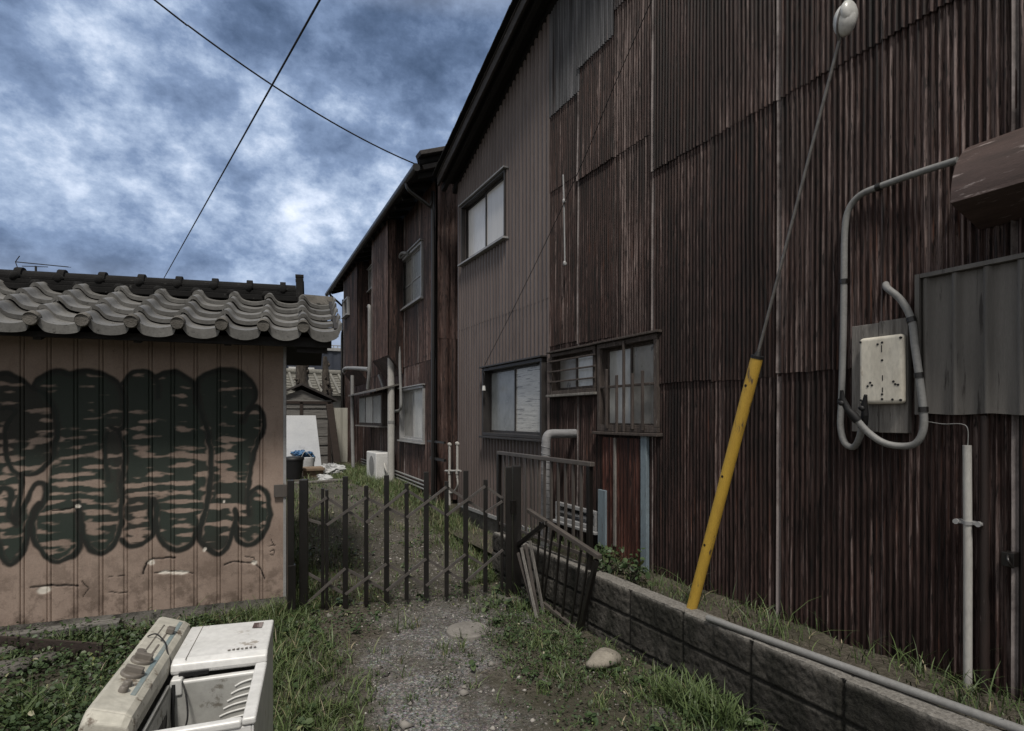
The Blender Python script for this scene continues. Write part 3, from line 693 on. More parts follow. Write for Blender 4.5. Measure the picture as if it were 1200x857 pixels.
# ------------------------------------------------------------------ scissor gate
GA, GBp = onZ(356, 716, .0), onZ(592, 699, .0)
gdirv = (GBp-GA); gl = gdirv.length; gd_ = gdirv/gl; gn = np.array([-gd_.y, gd_.x, 0])
def gp(px, py, off=0.): return onP(px, py, np.array(GA)+gn*off, gn)
def zr(px): return px
gate = empty('scissor_gate', (GA+GBp)/2, 'black folding scissor gate stretched across the lane between two posts', 'gate')
sc_ = 420/1200
Zp = lambda zx, zy: (320+zx*sc_, 500+zy*sc_)
bars = [(166, 207, 612, 1), (180, 212, 622, 1), (242, 167, 608, 2), (312, 198, 598, 1.6), (380, 163, 586, 2), (447, 190, 580, 1.6), (513, 152, 572, 2), (581, 183, 568, 1.6), (645, 148, 556, 2), (711, 178, 553, 1.6), (766, 240, 575, 1)]
for (zx, a_, b_, wd) in bars:
    t0 = gp(*Zp(zx, a_)); b0 = gp(*Zp(zx, b_)); t1 = Vector((b0.x, b0.y, t0.z))
    MB().bar(b0, t1, .019*wd+.006, .026, tuple(gd_.cross(Vector((0, 0, 1))))).build('upright', 'dark', gate, .002)
def zig(seq, off):
    for (p_, q_) in seq:
        a = gp(*Zp(*p_), off); b = gp(*Zp(*q_), off); MB().bar(a, b, .012, .024).build('lattice_rod', 'rod', gate, .0015)
tp = {118: (285, 310), 180: (238, 330), 312: (238, 322), 447: (212, 305), 581: (202, 298), 711: (200, 288), 775: (245, 245)}
ks = [180, 312, 447, 581, 711]
s1_, s2_ = [], []
for a_, b_ in zip(ks[:-1], ks[1:]):
    s1_.append(((a_, tp[a_][0]), (b_, tp[b_][1]))); s2_.append(((a_, tp[a_][1]), (b_, tp[b_][0])))
s1_ += [((112, 310), (180, 330)), ((711, 200), (768, 240))]; s2_ += [((112, 285), (180, 238)), ((711, 288), (768, 250))]
lo = {112: (500, 590), 242: (475, 562), 380: (460, 550), 513: (443, 533), 645: (428, 520), 768: (412, 412)}
kl = [242, 380, 513, 645]
for a_, b_ in zip(kl[:-1], kl[1:]):
    s1_.append(((a_, lo[a_][0]), (b_, lo[b_][1]))); s2_.append(((a_, lo[a_][1]), (b_, lo[b_][0])))
s1_ += [((114, 490), (242, 562)), ((645, 428), (712, 468))]; s2_ += [((114, 592), (242, 475)), ((645, 520), (770, 412))]
zig(s1_, .016); zig(s2_, -.016)
t0 = gp(355, 562); MB().bar((GA.x, GA.y, -.02), (GA.x, GA.y, t0.z), .07, .05, tuple(gd_.cross(Vector((0, 0, 1))))).build('end_stile', 'dark', gate, .005)
pa = onD(340.5, 563, 4.62); pf = onD(341, 722, 4.62)
root = empty('gate_post', (pa.x, pa.y, 0), 'dark square left gate post hinged to the graffiti wall corner', 'gate post')
MB().bar((pa.x, pa.y, .35), (pa.x, pa.y, pa.z), .052, .06, (0, 1, 0)).build('shaft', 'dark', root, .004)
MB().bar((pa.x+.006, pa.y-.006, -.03), (pa.x+.006, pa.y-.006, .43), .062, .07, (0, 1, 0)).build('sleeve', 'dark', root, .004)
pr = onZ(602, 700, .0)
root = empty('gate_post', (pr.x, pr.y, 0), 'dark double gate post on the right with a small concrete footing', 'gate post')
zt = onD(602, 546, (pr.y-0)*ct+pr.x*st).z
MB().bar((pr.x+.03, pr.y, 0), (pr.x+.03, pr.y, zt), .075, .06, tuple(gd_.cross(Vector((0, 0, 1))))).build('shaft', 'dark', root, .005)
MB().bar((pr.x-.06, pr.y-.015, .0), (pr.x-.06, pr.y-.015, zt-.005), .055, .04, tuple(gd_.cross(Vector((0, 0, 1))))).build('shaft', 'dark', root, .005)
MB().bar((pr.x-.03, pr.y-.05, .78), (pr.x-.03, pr.y-.05, .9), .05, .03, (0, 1, 0)).build('latch', 'dark', root, .004)
MB().box(pr.x-.15, pr.x+.12, pr.y-.14, pr.y+.1, -.08, .02).build('footing', 'concrete', root, .012)

# ------------------------------------------------------------------ garage with tile roof
ang = R(-6.83)
gc = Vector((.491, 5.165, 0)); ex = Vector((math.cos(ang), math.sin(ang), 0)); ey = Vector((-math.sin(ang), math.cos(ang), 0))
gar = empty('garage', gc, 'small salmon outbuilding with grey tile roof and dark bubble graffiti', 'outbuilding')
def sag(z): return .026*sstep(2.2, 2.3, z)
def G(x, y, z): return gc+ex*x+ey*y+Vector((0, 0, z+float(sag(z))*(x-.2)))
def Gn(x, y, z):
    return np.stack([gc.x+ex.x*x+ey.x*y, gc.y+ex.y*x+ey.y*y, z+sag(z)*(x-.2)+0*x], -1)
nrm = np.array(ey)
def gl_(px, py):
    p = onP(px, py, np.array(gc), nrm); d = p-gc
    return d.dot(ex), p.z
A0, A1, AS = (0, 420), (150, 420), 593/180
def tr_(pts, o0): return np.array([gl_(o0[0]+x/AS, o0[1]+y/AS) for x, y in pts])
# wall grid
gr_px = [24.5, 56, 87.5, 117, 146, 175, 201, 228, 255, 280, 305]
ribs = sorted(gl_(x+1.5, 560)[0] for x in gr_px)
pit = np.mean(np.diff(ribs)); ribs = [ribs[0]-pit*k for k in range(5, 0, -1)]+ribs
xs = np.concatenate([np.arange(-2.9, .001, .0075)]+[np.array([r-.016, r-.0135, r-.011, r-.0085, r+.0085, r+.011, r+.0135, r+.016]) for r in ribs])
xs = np.unique(np.round(xs[(xs <= 0)], 5)); zs = np.arange(.105, 2.36, .0075)
XX, ZZ = np.meshgrid(xs, zs, indexing='ij')
dep = np.zeros_like(XX)
for r in ribs:
    for s_ in (-.012, .012):
        dep -= .013*np.exp(-((XX-r-s_)/.0028)**2)
dep += .006*(fbm(XX*2.2, ZZ*1.5, 3, 2)-.5)
wx = XX+.03*(fbm(XX*11, ZZ*11, 3, 41)-.5); wz = ZZ+.03*(fbm(XX*11, ZZ*11, 3, 42)-.5)
def sdist(pts):
    d = np.full(XX.shape, 9.)
    for (p, q) in zip(pts[:-1], pts[1:]):
        v = q-p; L = max(v@v, 1e-9); t_ = np.clip(((wx-p[0])*v[0]+(wz-p[1])*v[1])/L, 0, 1)
        d = np.minimum(d, np.hypot(wx-p[0]-t_*v[0], wz-p[1]-t_*v[1]))
    return d
def smoothp(pts, k=5):
    P = np.array(pts, float); Q = []
    for i in range(len(P)-1):
        a, b, c, d = P[max(i-1, 0)], P[i], P[i+1], P[min(i+2, len(P)-1)]
        for j in range(k):
            t_ = j/k; Q.append(.5*(2*b+(c-a)*t_+(2*a-5*b+4*c-d)*t_*t_+(3*b-a-3*c+d)*t_**3))
    return np.array(Q+[P[-1]])
def inside(pts):
    c = np.zeros(XX.shape, bool); n = len(pts)
    for i in range(n):
        x1, y1 = pts[i]; x2, y2 = pts[(i+1) % n]
        if y1 == y2: continue
        c ^= ((y1 > wz) != (y2 > wz)) & (wx < (x2-x1)*(wz-y1)/(y2-y1)+x1)
    return c
LB = [[(265, 100), (280, 75), (330, 50), (380, 43), (430, 55), (470, 80), (492, 120), (488, 160), (465, 200), (440, 245)],
      [(265, 100), (268, 160), (290, 230), (312, 310), (322, 400), (318, 480), (305, 560), (290, 620), (275, 660), (280, 700), (310, 735), (345, 757), (380, 740), (400, 690), (412, 630), (415, 585)],
      [(440, 245), (470, 200), (500, 185), (518, 210), (522, 270), (500, 330), (480, 390), (470, 450), (465, 520), (465, 600)],
      [(470, 530), (485, 510), (510, 500), (540, 530), (548, 590), (538, 650), (510, 700), (465, 722), (430, 705), (415, 660), (412, 590)],
      [(-22, 95), (0, 70), (30, 50), (70, 50), (105, 75), (150, 58), (190, 55), (230, 75), (255, 110), (265, 170)],
      [(110, 75), (122, 110), (118, 150)],
      [(95, 545), (85, 600), (100, 660), (80, 700), (40, 722), (0, 725), (-22, 700)],
      [(95, 545), (108, 580), (110, 640), (125, 700), (170, 742), (210, 742), (250, 710), (268, 660)]]
LA = [[(130, 120), (150, 85), (190, 60), (230, 52), (270, 65), (300, 55), (350, 52), (410, 65), (455, 95), (475, 140), (482, 200), (478, 260), (455, 280), (430, 270)],
      [(455, 280), (475, 330), (478, 400), (465, 470), (470, 540), (470, 620), (455, 690), (420, 735), (385, 752), (350, 735), (325, 690), (305, 600), (300, 560)],
      [(300, 580), (310, 660), (305, 735), (260, 775), (215, 785), (170, 760), (140, 715), (125, 660), (135, 610), (165, 560), (178, 510), (160, 485), (130, 495), (105, 550), (60, 620)],
      [(60, 200), (30, 260), (20, 340), (30, 400), (60, 440), (110, 450), (160, 430), (195, 390), (215, 330), (220, 260), (205, 200), (180, 140), (130, 120)],
      [(-30, 70), (0, 65), (40, 65), (90, 85), (130, 120)], [(80, 460), (75, 540), (60, 600), (60, 640)],
      [(-20, 690), (0, 740), (20, 790), (50, 795), (85, 750), (105, 690), (110, 640), (125, 600), (150, 560)],
      [(-20, 520), (10, 500), (40, 520), (30, 590), (60, 640)], [(-20, 200), (30, 190), (60, 200)], [(415, 290), (410, 380), (420, 470)]]
strokes = [tr_(smoothp(p), A1) for p in LB]+[tr_(smoothp(p), A0) for p in LA]
PB = [[(265, 100), (280, 75), (330, 50), (380, 43), (430, 55), (470, 80), (492, 120), (488, 160), (465, 200), (500, 185), (518, 210), (522, 270), (500, 330), (480, 390), (470, 450), (468, 525), (510, 500), (540, 530), (548, 590), (538, 650), (510, 700), (465, 722), (430, 705), (415, 660), (412, 590), (400, 690), (380, 740), (345, 757), (310, 735), (280, 700), (290, 620), (305, 560), (318, 480), (322, 400), (312, 310), (290, 230), (268, 160)],
      [(-20, 80), (0, 70), (30, 50), (70, 50), (110, 75), (150, 58), (190, 55), (230, 75), (255, 110), (265, 170), (285, 230), (305, 310), (315, 400), (310, 480), (300, 560), (275, 660), (250, 710), (210, 742), (170, 742), (125, 700), (112, 640), (97, 545), (95, 660), (80, 700), (40, 722), (-20, 715)]]
PA = [[(130, 120), (150, 85), (190, 60), (230, 52), (300, 55), (350, 52), (410, 65), (455, 95), (475, 140), (482, 200), (478, 260), (478, 400), (470, 540), (470, 620), (455, 690), (420, 735), (385, 752), (350, 735), (325, 690), (310, 660), (305, 735), (260, 775), (215, 785), (170, 760), (140, 715), (125, 660), (135, 610), (165, 560), (178, 480), (195, 390), (215, 330), (220, 260), (205, 200)],
      [(-30, 65), (40, 65), (90, 85), (130, 120), (180, 140), (205, 200), (220, 260), (215, 330), (195, 390), (160, 430), (110, 450), (80, 460), (75, 540), (105, 560), (125, 600), (110, 640), (105, 690), (85, 750), (50, 795), (20, 790), (-30, 720)]]
paint = np.zeros_like(XX); green = np.zeros_like(XX)
zt_, zb_ = gl_(150, 436)[1], gl_(150, 660)[1]
hgt = (ZZ-zb_)/(zt_-zb_)
for k, p in enumerate([tr_(q, A1) for q in PB]+[tr_(q, A0) for q in PA]):
    ins_ = inside(p)
    de = sdist(np.vstack([p, p[:1]]))
    bands = fbm(XX*6.5+k*5, ZZ*26+1.2*np.sin(XX*3+k), 3, 60+k)+.13*np.sin(ZZ*2*np.pi/.07+2*fbm(XX*2, ZZ*2, 2, 5)*4)
    bands = bands*.72+.3*fbm(XX*9+k*3, ZZ*13, 4, 160+k)+.06*np.sin(XX*23+4*fbm(XX*3, ZZ*5, 2, 9)+k)
    thr = .27+.15*sstep(.9, .5, hgt)+.02*sstep(.3, .0, hgt)
    cov = sstep(thr-.05, thr+.06, bands)*ins_
    cov *= sstep(.0, .03, de+.05*(vnoise(XX*6, ZZ*30, 7)-.35)+.05*sstep(.7, .8, hgt))
    paint = np.maximum(paint, cov*.93)
    green = np.maximum(green, ins_*(.35+.65*sstep(.38, .58, fbm(XX*2.6, ZZ*1.2, 3, 90+k))))
for p in strokes:
    d = sdist(p); wdt = .0185+.014*(fbm(XX*5, ZZ*5, 3, 12)-.5)
    paint = np.maximum(paint, .97*(1-sstep(wdt*.7, wdt*1.7, d)))
    green = np.where(d < .03, np.maximum(green*.5, .35*fbm(XX*3, ZZ*3, 2, 8)), green)
crack = np.zeros_like(XX); chip = np.zeros_like(XX)
def px_line(pts): return np.array([gl_(x, y) for x, y in pts])
for pts, w_ in (([(168, 672), (172, 660), (180, 655), (196, 654), (204, 655)], .006), ([(182, 671), (200, 670), (226, 671)], .003), ([(263, 663), (272, 659), (298, 659), (306, 668), (310, 678)], .005), ([(287, 652), (298, 653), (300, 660)], .003),
                ([(35, 689), (60, 687), (92, 686)], .006), ([(97, 680), (104, 690), (98, 700)], .003), ([(127, 695), (148, 694)], .003), ([(128, 676), (150, 673)], .002), ([(318, 632), (320, 641)], .003), ([(313, 641), (322, 639)], .003), ([(316, 647), (320, 645), (320, 651), (316, 650)], .003), ([(60, 600), (88, 595)], .003)):
    d = sdist(px_line(pts)); crack = np.maximum(crack, 1-sstep(w_*.6, w_*1.6, d))
for (x, y, w_, h_) in ((178, 659, 5, 3), (194, 671, 8, 1.6), (210, 671, 12, 1.2), (298, 659, 4, 2.5), (52, 692, 10, 3.5), (91, 594, 4, 2), (240, 644, 2, 2.5), (262, 587, 1.5, 2)):
    a = gl_(x-w_, y-h_); b = gl_(x+w_, y+h_); cx, cz = (a[0]+b[0])/2, (a[1]+b[1])/2
    e = np.hypot((wx-cx)/max(abs(b[0]-a[0])/2, .004), (wz-cz)/max(abs(b[1]-a[1])/2, .004)); chip = np.maximum(chip, 1-sstep(.7, 1.1, e))
dep = dep-.006*crack-.003*chip
gb = GB(); gb.grid(Gn(XX, -dep*1., ZZ*1.), paint=paint, green=green, crack=crack, chip=chip)
fw = gb.build('front_wall', 'salmon', gar)
mb = MB(); mb.hexa([G(-2.9, .02, .1), G(-.012, .02, .1), G(-.012, 1.35, .1), G(-2.9, 1.35, .1), G(-2.9, .02, 2.34), G(-.012, .02, 2.34), G(-.012, 1.35, 2.34), G(-2.9, 1.35, 2.34)])
mb.add([G(-.012, .02, 2.34), G(-.012, 1.35, 2.34), G(-.012, .62, 2.7)], [(0, 1, 2)])
mb.build('side_wall', 'plaster', gar)
gb = GB(); Xf, Zf = np.meshgrid(np.linspace(-2.95, .02, 240), np.linspace(-.12, .112, 20), indexing='ij')
gb.grid(Gn(Xf, -.01-.05*sstep(.1, -.05, Zf)-.04*(fbm(Xf*18, Zf*18, 4, 6)-.3), Zf))
gb.build('foundation', 'concrete', gar)
mb = MB(); mb.hexa([G(-.008, -.016, .1), G(.016, -.016, .1), G(.016, .05, .1), G(-.008, .05, .1), G(-.008, -.016, 2.3), G(.016, -.016, 2.3), G(.016, .05, 2.3), G(-.008, .05, 2.3)])
mb.build('corner_trim', 'alu', gar, .003)
a = gl_(321, 568); b = gl_(333, 582)
mb = MB(); mb.hexa([G(a[0], -.03, b[1]), G(.02, -.03, b[1]), G(.02, -.012, b[1]), G(a[0], -.012, b[1]), G(a[0], -.03, a[1]), G(.02, -.03, a[1]), G(.02, -.012, a[1]), G(a[0], -.012, a[1])])
mb.tube([G(.03, -.03, b[1]), G(.03, -.03, a[1])], .012, 10); mb.build('hinge', 'bronze', gar, .002)
# roof structure
EY, EZ, RY, RZ = -.42, 2.305, .62, 2.76
sl = (RZ-EZ)/(RY-EY)
mb = MB()
mb.hexa([G(-3.2, EY+.06, EZ-.03), G(.36, EY+.06, EZ-.03), G(.36, RY, RZ-.03), G(-3.2, RY, RZ-.03), G(-3.2, EY+.06, EZ), G(.36, EY+.06, EZ), G(.36, RY, RZ), G(-3.2, RY, RZ)])
mb.hexa([G(-3.2, RY, RZ-.03), G(.36, RY, RZ-.03), G(.36, 1.7, RZ-.5), G(-3.2, 1.7, RZ-.5), G(-3.2, RY, RZ+.03), G(.36, RY, RZ+.03), G(.36, 1.7, RZ-.46), G(-3.2, 1.7, RZ-.46)])
roofg = mb.build('roof', 'roofdark', gar)
mb = MB()
mb.hexa([G(-3.2, EY+.03, EZ-.08), G(.37, EY+.03, EZ-.08), G(.37, EY+.058, EZ-.08), G(-3.2, EY+.058, EZ-.08), G(-3.2, EY+.03, EZ+.0), G(.37, EY+.03, EZ+.0), G(.37, EY+.058, EZ+.0), G(-3.2, EY+.058, EZ+.0)])
for xx in (-2.8, -2.2, -1.6, -1.0, -.4, .1, .28):
    mb.bar(G(xx, EY+.06, EZ-.06), G(xx, .0, EZ-.06+sl*.36), .05, .055)
mb.hexa([G(.1, EY+.1, EZ-.12), G(.34, EY+.1, EZ-.12), G(.34, RY, RZ-.15), G(.1, RY, RZ-.15), G(.1, EY+.1, EZ-.034), G(.34, EY+.1, EZ-.034), G(.34, RY, RZ-.034), G(.1, RY, RZ-.034)])
mb.bar(G(.405, EY-.03, EZ+.035), G(.405, RY, RZ+.035), .035, .075)
mb.build('fascia', 'roofdark', roofg, .004)
# pan tiles
TP = .287; CR = .235; csl = math.atan(sl); cc_, ss_ = math.cos(csl), math.sin(csl)
def prof_t(t_):
    t_ = np.asarray(t_); cr = np.exp(-np.abs((t_-.0)/.15)**2.4)+np.exp(-((t_-1.)/.06)**2)*.9
    return .06*cr-.028*np.sin(np.pi*np.clip((t_-.12)/.88, 0, 1))
gb = GB(); tt = np.linspace(-.13, 1.02, 34)
rowp = np.array([0., .08, .16, .275])
for col in range(-11, 1):
    x0 = .148+TP*col
    for row in range(5):
        jx, jz, jr = rng.normal(0, .004), rng.normal(0, .003), rng.normal(0, .012)
        s0 = row*CR+rng.normal(0, .004)
        T, Sd = np.meshgrid(tt, rowp, indexing='ij')
        h = prof_t(T)+.044*(1-Sd/.275)+.018+jz+jr*(T-.5)*.3
        sd = s0+Sd
        def place(hh, sdd): return Gn(x0+jx+T[:, :hh.shape[1]]*TP, EY-.06+sdd*cc_-hh*ss_, EZ+sdd*ss_+hh*cc_)
        tn = float(np.clip(rng.normal(.5, .22), 0, 1))
        gb.grid(place(h, sd), tone=tn)
        drop = .06 if row == 0 else .03                # thick front edge of each course
        Tl = tt; h0 = h[:, 0]
        sh = np.sin(np.pi*np.clip((Tl-.05)/.95, 0, 1))*.02 if row == 0 else 0*Tl
        fr = np.stack([Gn(x0+jx+Tl*TP, EY-.06+(s0-.002)*cc_-h0*ss_, EZ+s0*ss_+h0*cc_),
                       Gn(x0+jx+Tl*TP, EY-.06+(s0-.0)*cc_-h0*ss_+.002, EZ+s0*ss_+h0*cc_-drop-sh)], 1)
        gb.grid(fr, tone=tn*.8)
        gb.grid(np.stack([fr[:, 1], Gn(x0+jx+Tl*TP, EY-.06+(s0+.05)*cc_-h0*ss_, EZ+(s0+.05)*ss_+h0*cc_-drop-sh)], 1), tone=tn)
gb.build('tile_course', 'tile', roofg)
mb = MB()
for col in range(-11, 1):
    x0 = .148+TP*col; c = G(x0+.004, EY-.122, EZ+.058)
    MB().tube([c-ey*.004, c, c+ey*.06+Vector((0, 0, .024))], [.04, .046, .046], 18).build('eave_cap', 'concrete', roofg, .003)
mb = MB()                                               # ridge stack
for (hw, z0, z1) in ((.15, .0, .05), (.125, .053, .092), (.10, .095, .128)):
    mb.hexa([G(-3.2, RY-hw, RZ+z0), G(.10, RY-hw, RZ+z0), G(.10, RY+hw, RZ+z0), G(-3.2, RY+hw, RZ+z0), G(-3.2, RY-hw, RZ+z1), G(.10, RY-hw, RZ+z1), G(.10, RY+hw, RZ+z1), G(-3.2, RY+hw, RZ+z1)])
mb.tube([G(-3.2, RY, RZ+.118), G(.09, RY, RZ+.118)], .066, 14)
k = 0; x = .0
while x > -3.2:
    mb.tube([G(x, RY, RZ+.125), G(x-.05, RY, RZ+.125)], .084, 14)
    mb.blob(G(x-.03, RY-.10, RZ+.11), (.04, .04, .045), k, .1); mb.blob(G(x-.16, RY-.15, RZ+.045), (.045, .04, .04), k+5, .1)
    x -= .29; k += 1
rd_ = mb.build('ridge', 'ridge', roofg, .006)
mb = MB(); mb.hexa([G(.09, RY-.15, RZ+.0), G(.155, RY-.15, RZ+.0), G(.155, RY+.15, RZ+.0), G(.09, RY+.15, RZ+.0), G(.09, RY-.10, RZ+.255), G(.155, RY-.10, RZ+.255), G(.155, RY+.10, RZ+.255), G(.09, RY+.10, RZ+.255)])
mb.tube([G(.15, RY, RZ+.16), G(.165, RY, RZ+.16)], .07, 14); mb.tube([G(.085, RY-.09, RZ+.255), G(.16, RY-.09, RZ+.255)], .02, 8); mb.tube([G(.085, RY+.09, RZ+.255), G(.16, RY+.09, RZ+.255)], .02, 8)
mb.build('ridge_end_tile', 'ridge', roofg, .012)
mb = MB(); mb.tube([G(.15, RY-.02, RZ+.03), G(.42, RY-.02, RZ+.02)], .07, 12); mb.hexa([G(.155, RY-.15, RZ-.02), G(.43, RY-.15, RZ-.02), G(.43, RY+.15, RZ-.02), G(.155, RY+.15, RZ-.02), G(.155, RY-.11, RZ+.07), G(.43, RY-.11, RZ+.07), G(.43, RY+.11, RZ+.07), G(.155, RY+.11, RZ+.07)])
mb.build('verge_cap', 'concrete', roofg, .01)

# television antenna beyond the roof
D = 9.
base = onD(42, 322, D); root = empty('tv_antenna', (base.x, base.y, 0), 'thin television antenna showing above the tile roof at far left', 'antenna')
a, b, zc = onD(18, 307, D), onD(80, 313, D), onD(42, 312, D)
MB().tube([(zc.x, zc.y, .1), (zc.x, zc.y, zc.z)], .016, 8).build('mast', 'dark', root)
mb = MB(); mb.tube([a, b], .008, 6); mb.tube([onD(26, 312, D), onD(56, 313, D)], .006, 6)
mb.tube([onD(23, 300, D), a, onD(21, 315, D)], .007, 6); mb.build('boom', 'dark', root)
for k in range(6):
    p = a+(b-a)*(.2+.15*k); MB().tube([p+Vector((.05, .1, .02)), p-Vector((.05, .1, .02))], .004, 6).build('element', 'dark', root)

# ------------------------------------------------------------------ washing machine
wm_c = Vector((-.067, 2.164, 0)); wa = R(-8.3)
wx_, wy_ = Vector((math.cos(wa), math.sin(wa), 0)), Vector((-math.sin(wa), math.cos(wa), 0))
def Wm(x, y, z): return wm_c+wx_*x+wy_*y+Vector((0, 0, z))
def wbox(mb, x0, x1, y0, y1, z0, z1, dz=0): return mb.hexa([Wm(x0, y0, z0), Wm(x1, y0, z0), Wm(x1, y1, z0), Wm(x0, y1, z0), Wm(x0, y0, z1), Wm(x1, y0, z1), Wm(x1, y1, z1), Wm(x0, y1, z1)])
wm = empty('washing_machine', wm_c, 'abandoned white twin tub washing machine with beige control panel', 'washing machine')
mb = MB()
wbox(mb, -.205, -.197, -.375, .375, .02, .77); wbox(mb, .203, .21, -.375, .375, .02, .765)
wbox(mb, -.197, .203, -.375, -.367, .02, .765); wbox(mb, -.197, .203, .367, .375, .02, .77)
wbox(mb, -.197, .203, -.367, .367, .02, .04)
mb.build('cabinet', 'enamel', wm, .003)
mb = MB()                                               # rim around the open wash tub
wbox(mb, .178, .216, -.38, .01, .768, .79); wbox(mb, -.10, .1775, -.38, -.352, .762, .786)
rim = mb.build('rim', 'enamel', wm, .007, 3)
mb = MB(); wbox(mb, -.085, .18, .0, .024, .735, .762); wbox(mb, -.08, -.045, -.012, .03, .72, .775); mb.build('cross_bar', 'enamel', wm, .006, 3)
# tub interior
mb = MB()
def quad(*p): mb.add([Wm(*q) for q in p], [(0, 1, 2, 3)])
x0, x1, y0, y1, zb, zt = -.075, .176, -.35, -.005, .42, .755
quad((x0, y1, zb), (x1-.03, y1, zb), (x1, y1, zt), (x0, y1, zt)); quad((x1-.03, y0, zb), (x1-.03, y1, zb), (x1, y1, zt), (x1, y0, zt))
quad((x0, y0, zb), (x0, y1, zb), (x0, y1, zt), (x0, y0, zt)); quad((x0, y0, zb), (x1-.03, y0, zb), (x1-.03, y1, zb), (x0, y1, zb))
tub = mb.build('tub', 'enamel_in', wm)
mb = MB(); mb.hexa([Wm(-.072, -.352, .70), Wm(.174, -.352, .70), Wm(.165, -.17, .60), Wm(-.07, -.17, .60), Wm(-.072, -.352, .752), Wm(.174, -.352, .752), Wm(.165, -.17, .615), Wm(-.07, -.17, .615)])
mb.build('ledge', 'enamel_in', tub, .008)
mb = MB()
for k in range(6):
    z = .735-k*.024; mb.tube([Wm(.168-k*.003, -.008, z+.006), Wm(.135-k*.009, -.006, z-.002), Wm(.115-k*.012, -.006, z-.012)], .0034, 6, 3)
mb.build('lint_rib', 'enamel', tub)
# lid (closed over the spinner)
lp = [(.028, .77), (.024, .785), (.03, .806), (.06, .815), (.36, .818), (.378, .808), (.382, .785), (.38, .77)]
mb = MB(); mb.prism(lp, lambda y, z: Wm(-.088, y, z+.004), lambda y, z: Wm(.214, y, z-.002)); lid = mb.build('lid', 'enamel', wm, .007, 3)
mb = MB(); mb.add([Wm(.14, .28, .8195), Wm(.175, .275, .8193), Wm(.178, .335, .8195), Wm(.142, .335, .8198)], [(0, 1, 2, 3)])
mb.build('sticker', 'hood', lid)
mb = MB()
for k in range(7): mb.add([Wm(.08+k*.014, .075+.003*(k % 2), .8188), Wm(.089+k*.014, .075, .8187), Wm(.089+k*.014, .086+.004*(k % 3), .8188), Wm(.08+k*.014, .084, .8189)], [(0, 1, 2, 3)])
mb.build('worn_print', 'knob', lid)
mb = MB(); mb.bar(Wm(-.045, .04, .8195), Wm(-.045, .372, .8215), .0022, .0015); mb.build('crease', 'knob', lid)
mb = MB(); wbox(mb, -.06, .03, .012, .022, .772, .785); mb.build('lid_gap', 'black', lid)
# control panel
pp_ = [(-.212, .77), (-.212, .845), (-.204, .866), (-.19, .870), (-.112, .842), (-.098, .83), (-.092, .805), (-.095, .77)]
def pan(x, z, y): return Wm(x, y, z)
mb = MB(); mb.prism(pp_, lambda x, z: pan(x, z, -.35), lambda x, z: pan(x, z, .385))
mb.prism(pp_, lambda x, z: pan(-.15+(x+.15)*.97, .765+(z-.765)*.8, -.385), lambda x, z: pan(x, z, -.3505))
cp_ = mb.build('control_panel', 'beige', wm, .006, 3)
def onpan(t_, y, h=0.):                                  # point on the sloping panel top
    x = -.19+.078*t_; z = .870-.028*t_; nx, nz = .338, .941
    return Wm(x+nx*h, y, z+nz*h)
for (t_, y, r_) in ((.42, -.025, .03), (.42, -.125, .03)):
    mb = MB(); mb.tube([onpan(t_, y, 0), onpan(t_, y, .008), onpan(t_, y, .01)], [r_*1.1, r_*1.1, r_], 24)
    mb.bar(onpan(t_-.3, y-.004, .018), onpan(t_+.32, y-.004, .016), .018, .022); mb.build('dial', 'knob', cp_, .003)
for (t_, y) in ((.5, -.2), (.5, -.235)):
    MB().tube([onpan(t_, y, 0), onpan(t_, y, .012), onpan(t_, y, .016)], [.013, .012, .008], 16).build('button', 'knob', cp_)
MB().bar(onpan(.55, .235, .012), onpan(.85, .235, .012), .03, .02).build('slider', 'knob', cp_, .003)
mb = MB()
for (ta, ya_, tb, yb_, w_) in ((.6, .04, .6, .12, .006), (.6, .15, .6, .22, .006), (.3, .02, .3, .3, .004)):
    mb.bar(onpan(ta, ya_, .0006), onpan(tb, yb_, .0006), w_, .002, tuple(onpan(.5, 0, 1)-onpan(.5, 0, 0)))
mb.tube([onpan(.18, .045, 0), onpan(.18, .045, .004)], .014, 14); mb.tube([onpan(.3, .03, 0), onpan(.3, .03, .003)], .012, 14)
mb.build('slot', 'knob', cp_)
mb = MB(); mb.bar(onpan(.86, -.25, .0008), onpan(.86, .36, .0008), .013, .002, tuple(onpan(.5, 0, 1)-onpan(.5, 0, 0))); mb.build('stripe', 'bluestripe', cp_)
mb = MB(); mb.tube([onpan(0.02, .16, .004), onpan(.3, .165, .016), onpan(.8, .12, .012), onpan(1.02, .08, .004), Wm(-.088, .05, .80), Wm(-.085, .04, .76)], .0025, 6, 6)
mb.tube([Wm(-.05, .0, .77), Wm(-.03, -.03, .73), Wm(-.02, -.06, .66), Wm(-.04, -.08, .6)], .003, 6, 6); mb.tube([Wm(-.07, -.01, .76), Wm(-.068, -.03, .66), Wm(-.06, -.05, .58)], .006, 6, 4)
mb.build('flex', 'black', wm)
mb = MB()                                               # broken inner side of the panel
wbox(mb, -.0915, -.082, -.34, .0, .56, .758); mb.build('torn_side', 'enamel_in', wm, .003)
mb = MB()
for k in range(5): mb.tube([Wm(-.081, -.33+k*.055, .6+.02*(k % 2)), Wm(-.077, -.31+k*.055, .67), Wm(-.081, -.27+k*.05, .735-.02*(k % 3))], .006-.001*(k % 2), 6, 4)
wbox(mb, -.0805, -.074, -.2, -.09, .64, .70)
mb.build('wiring', 'black', wm)

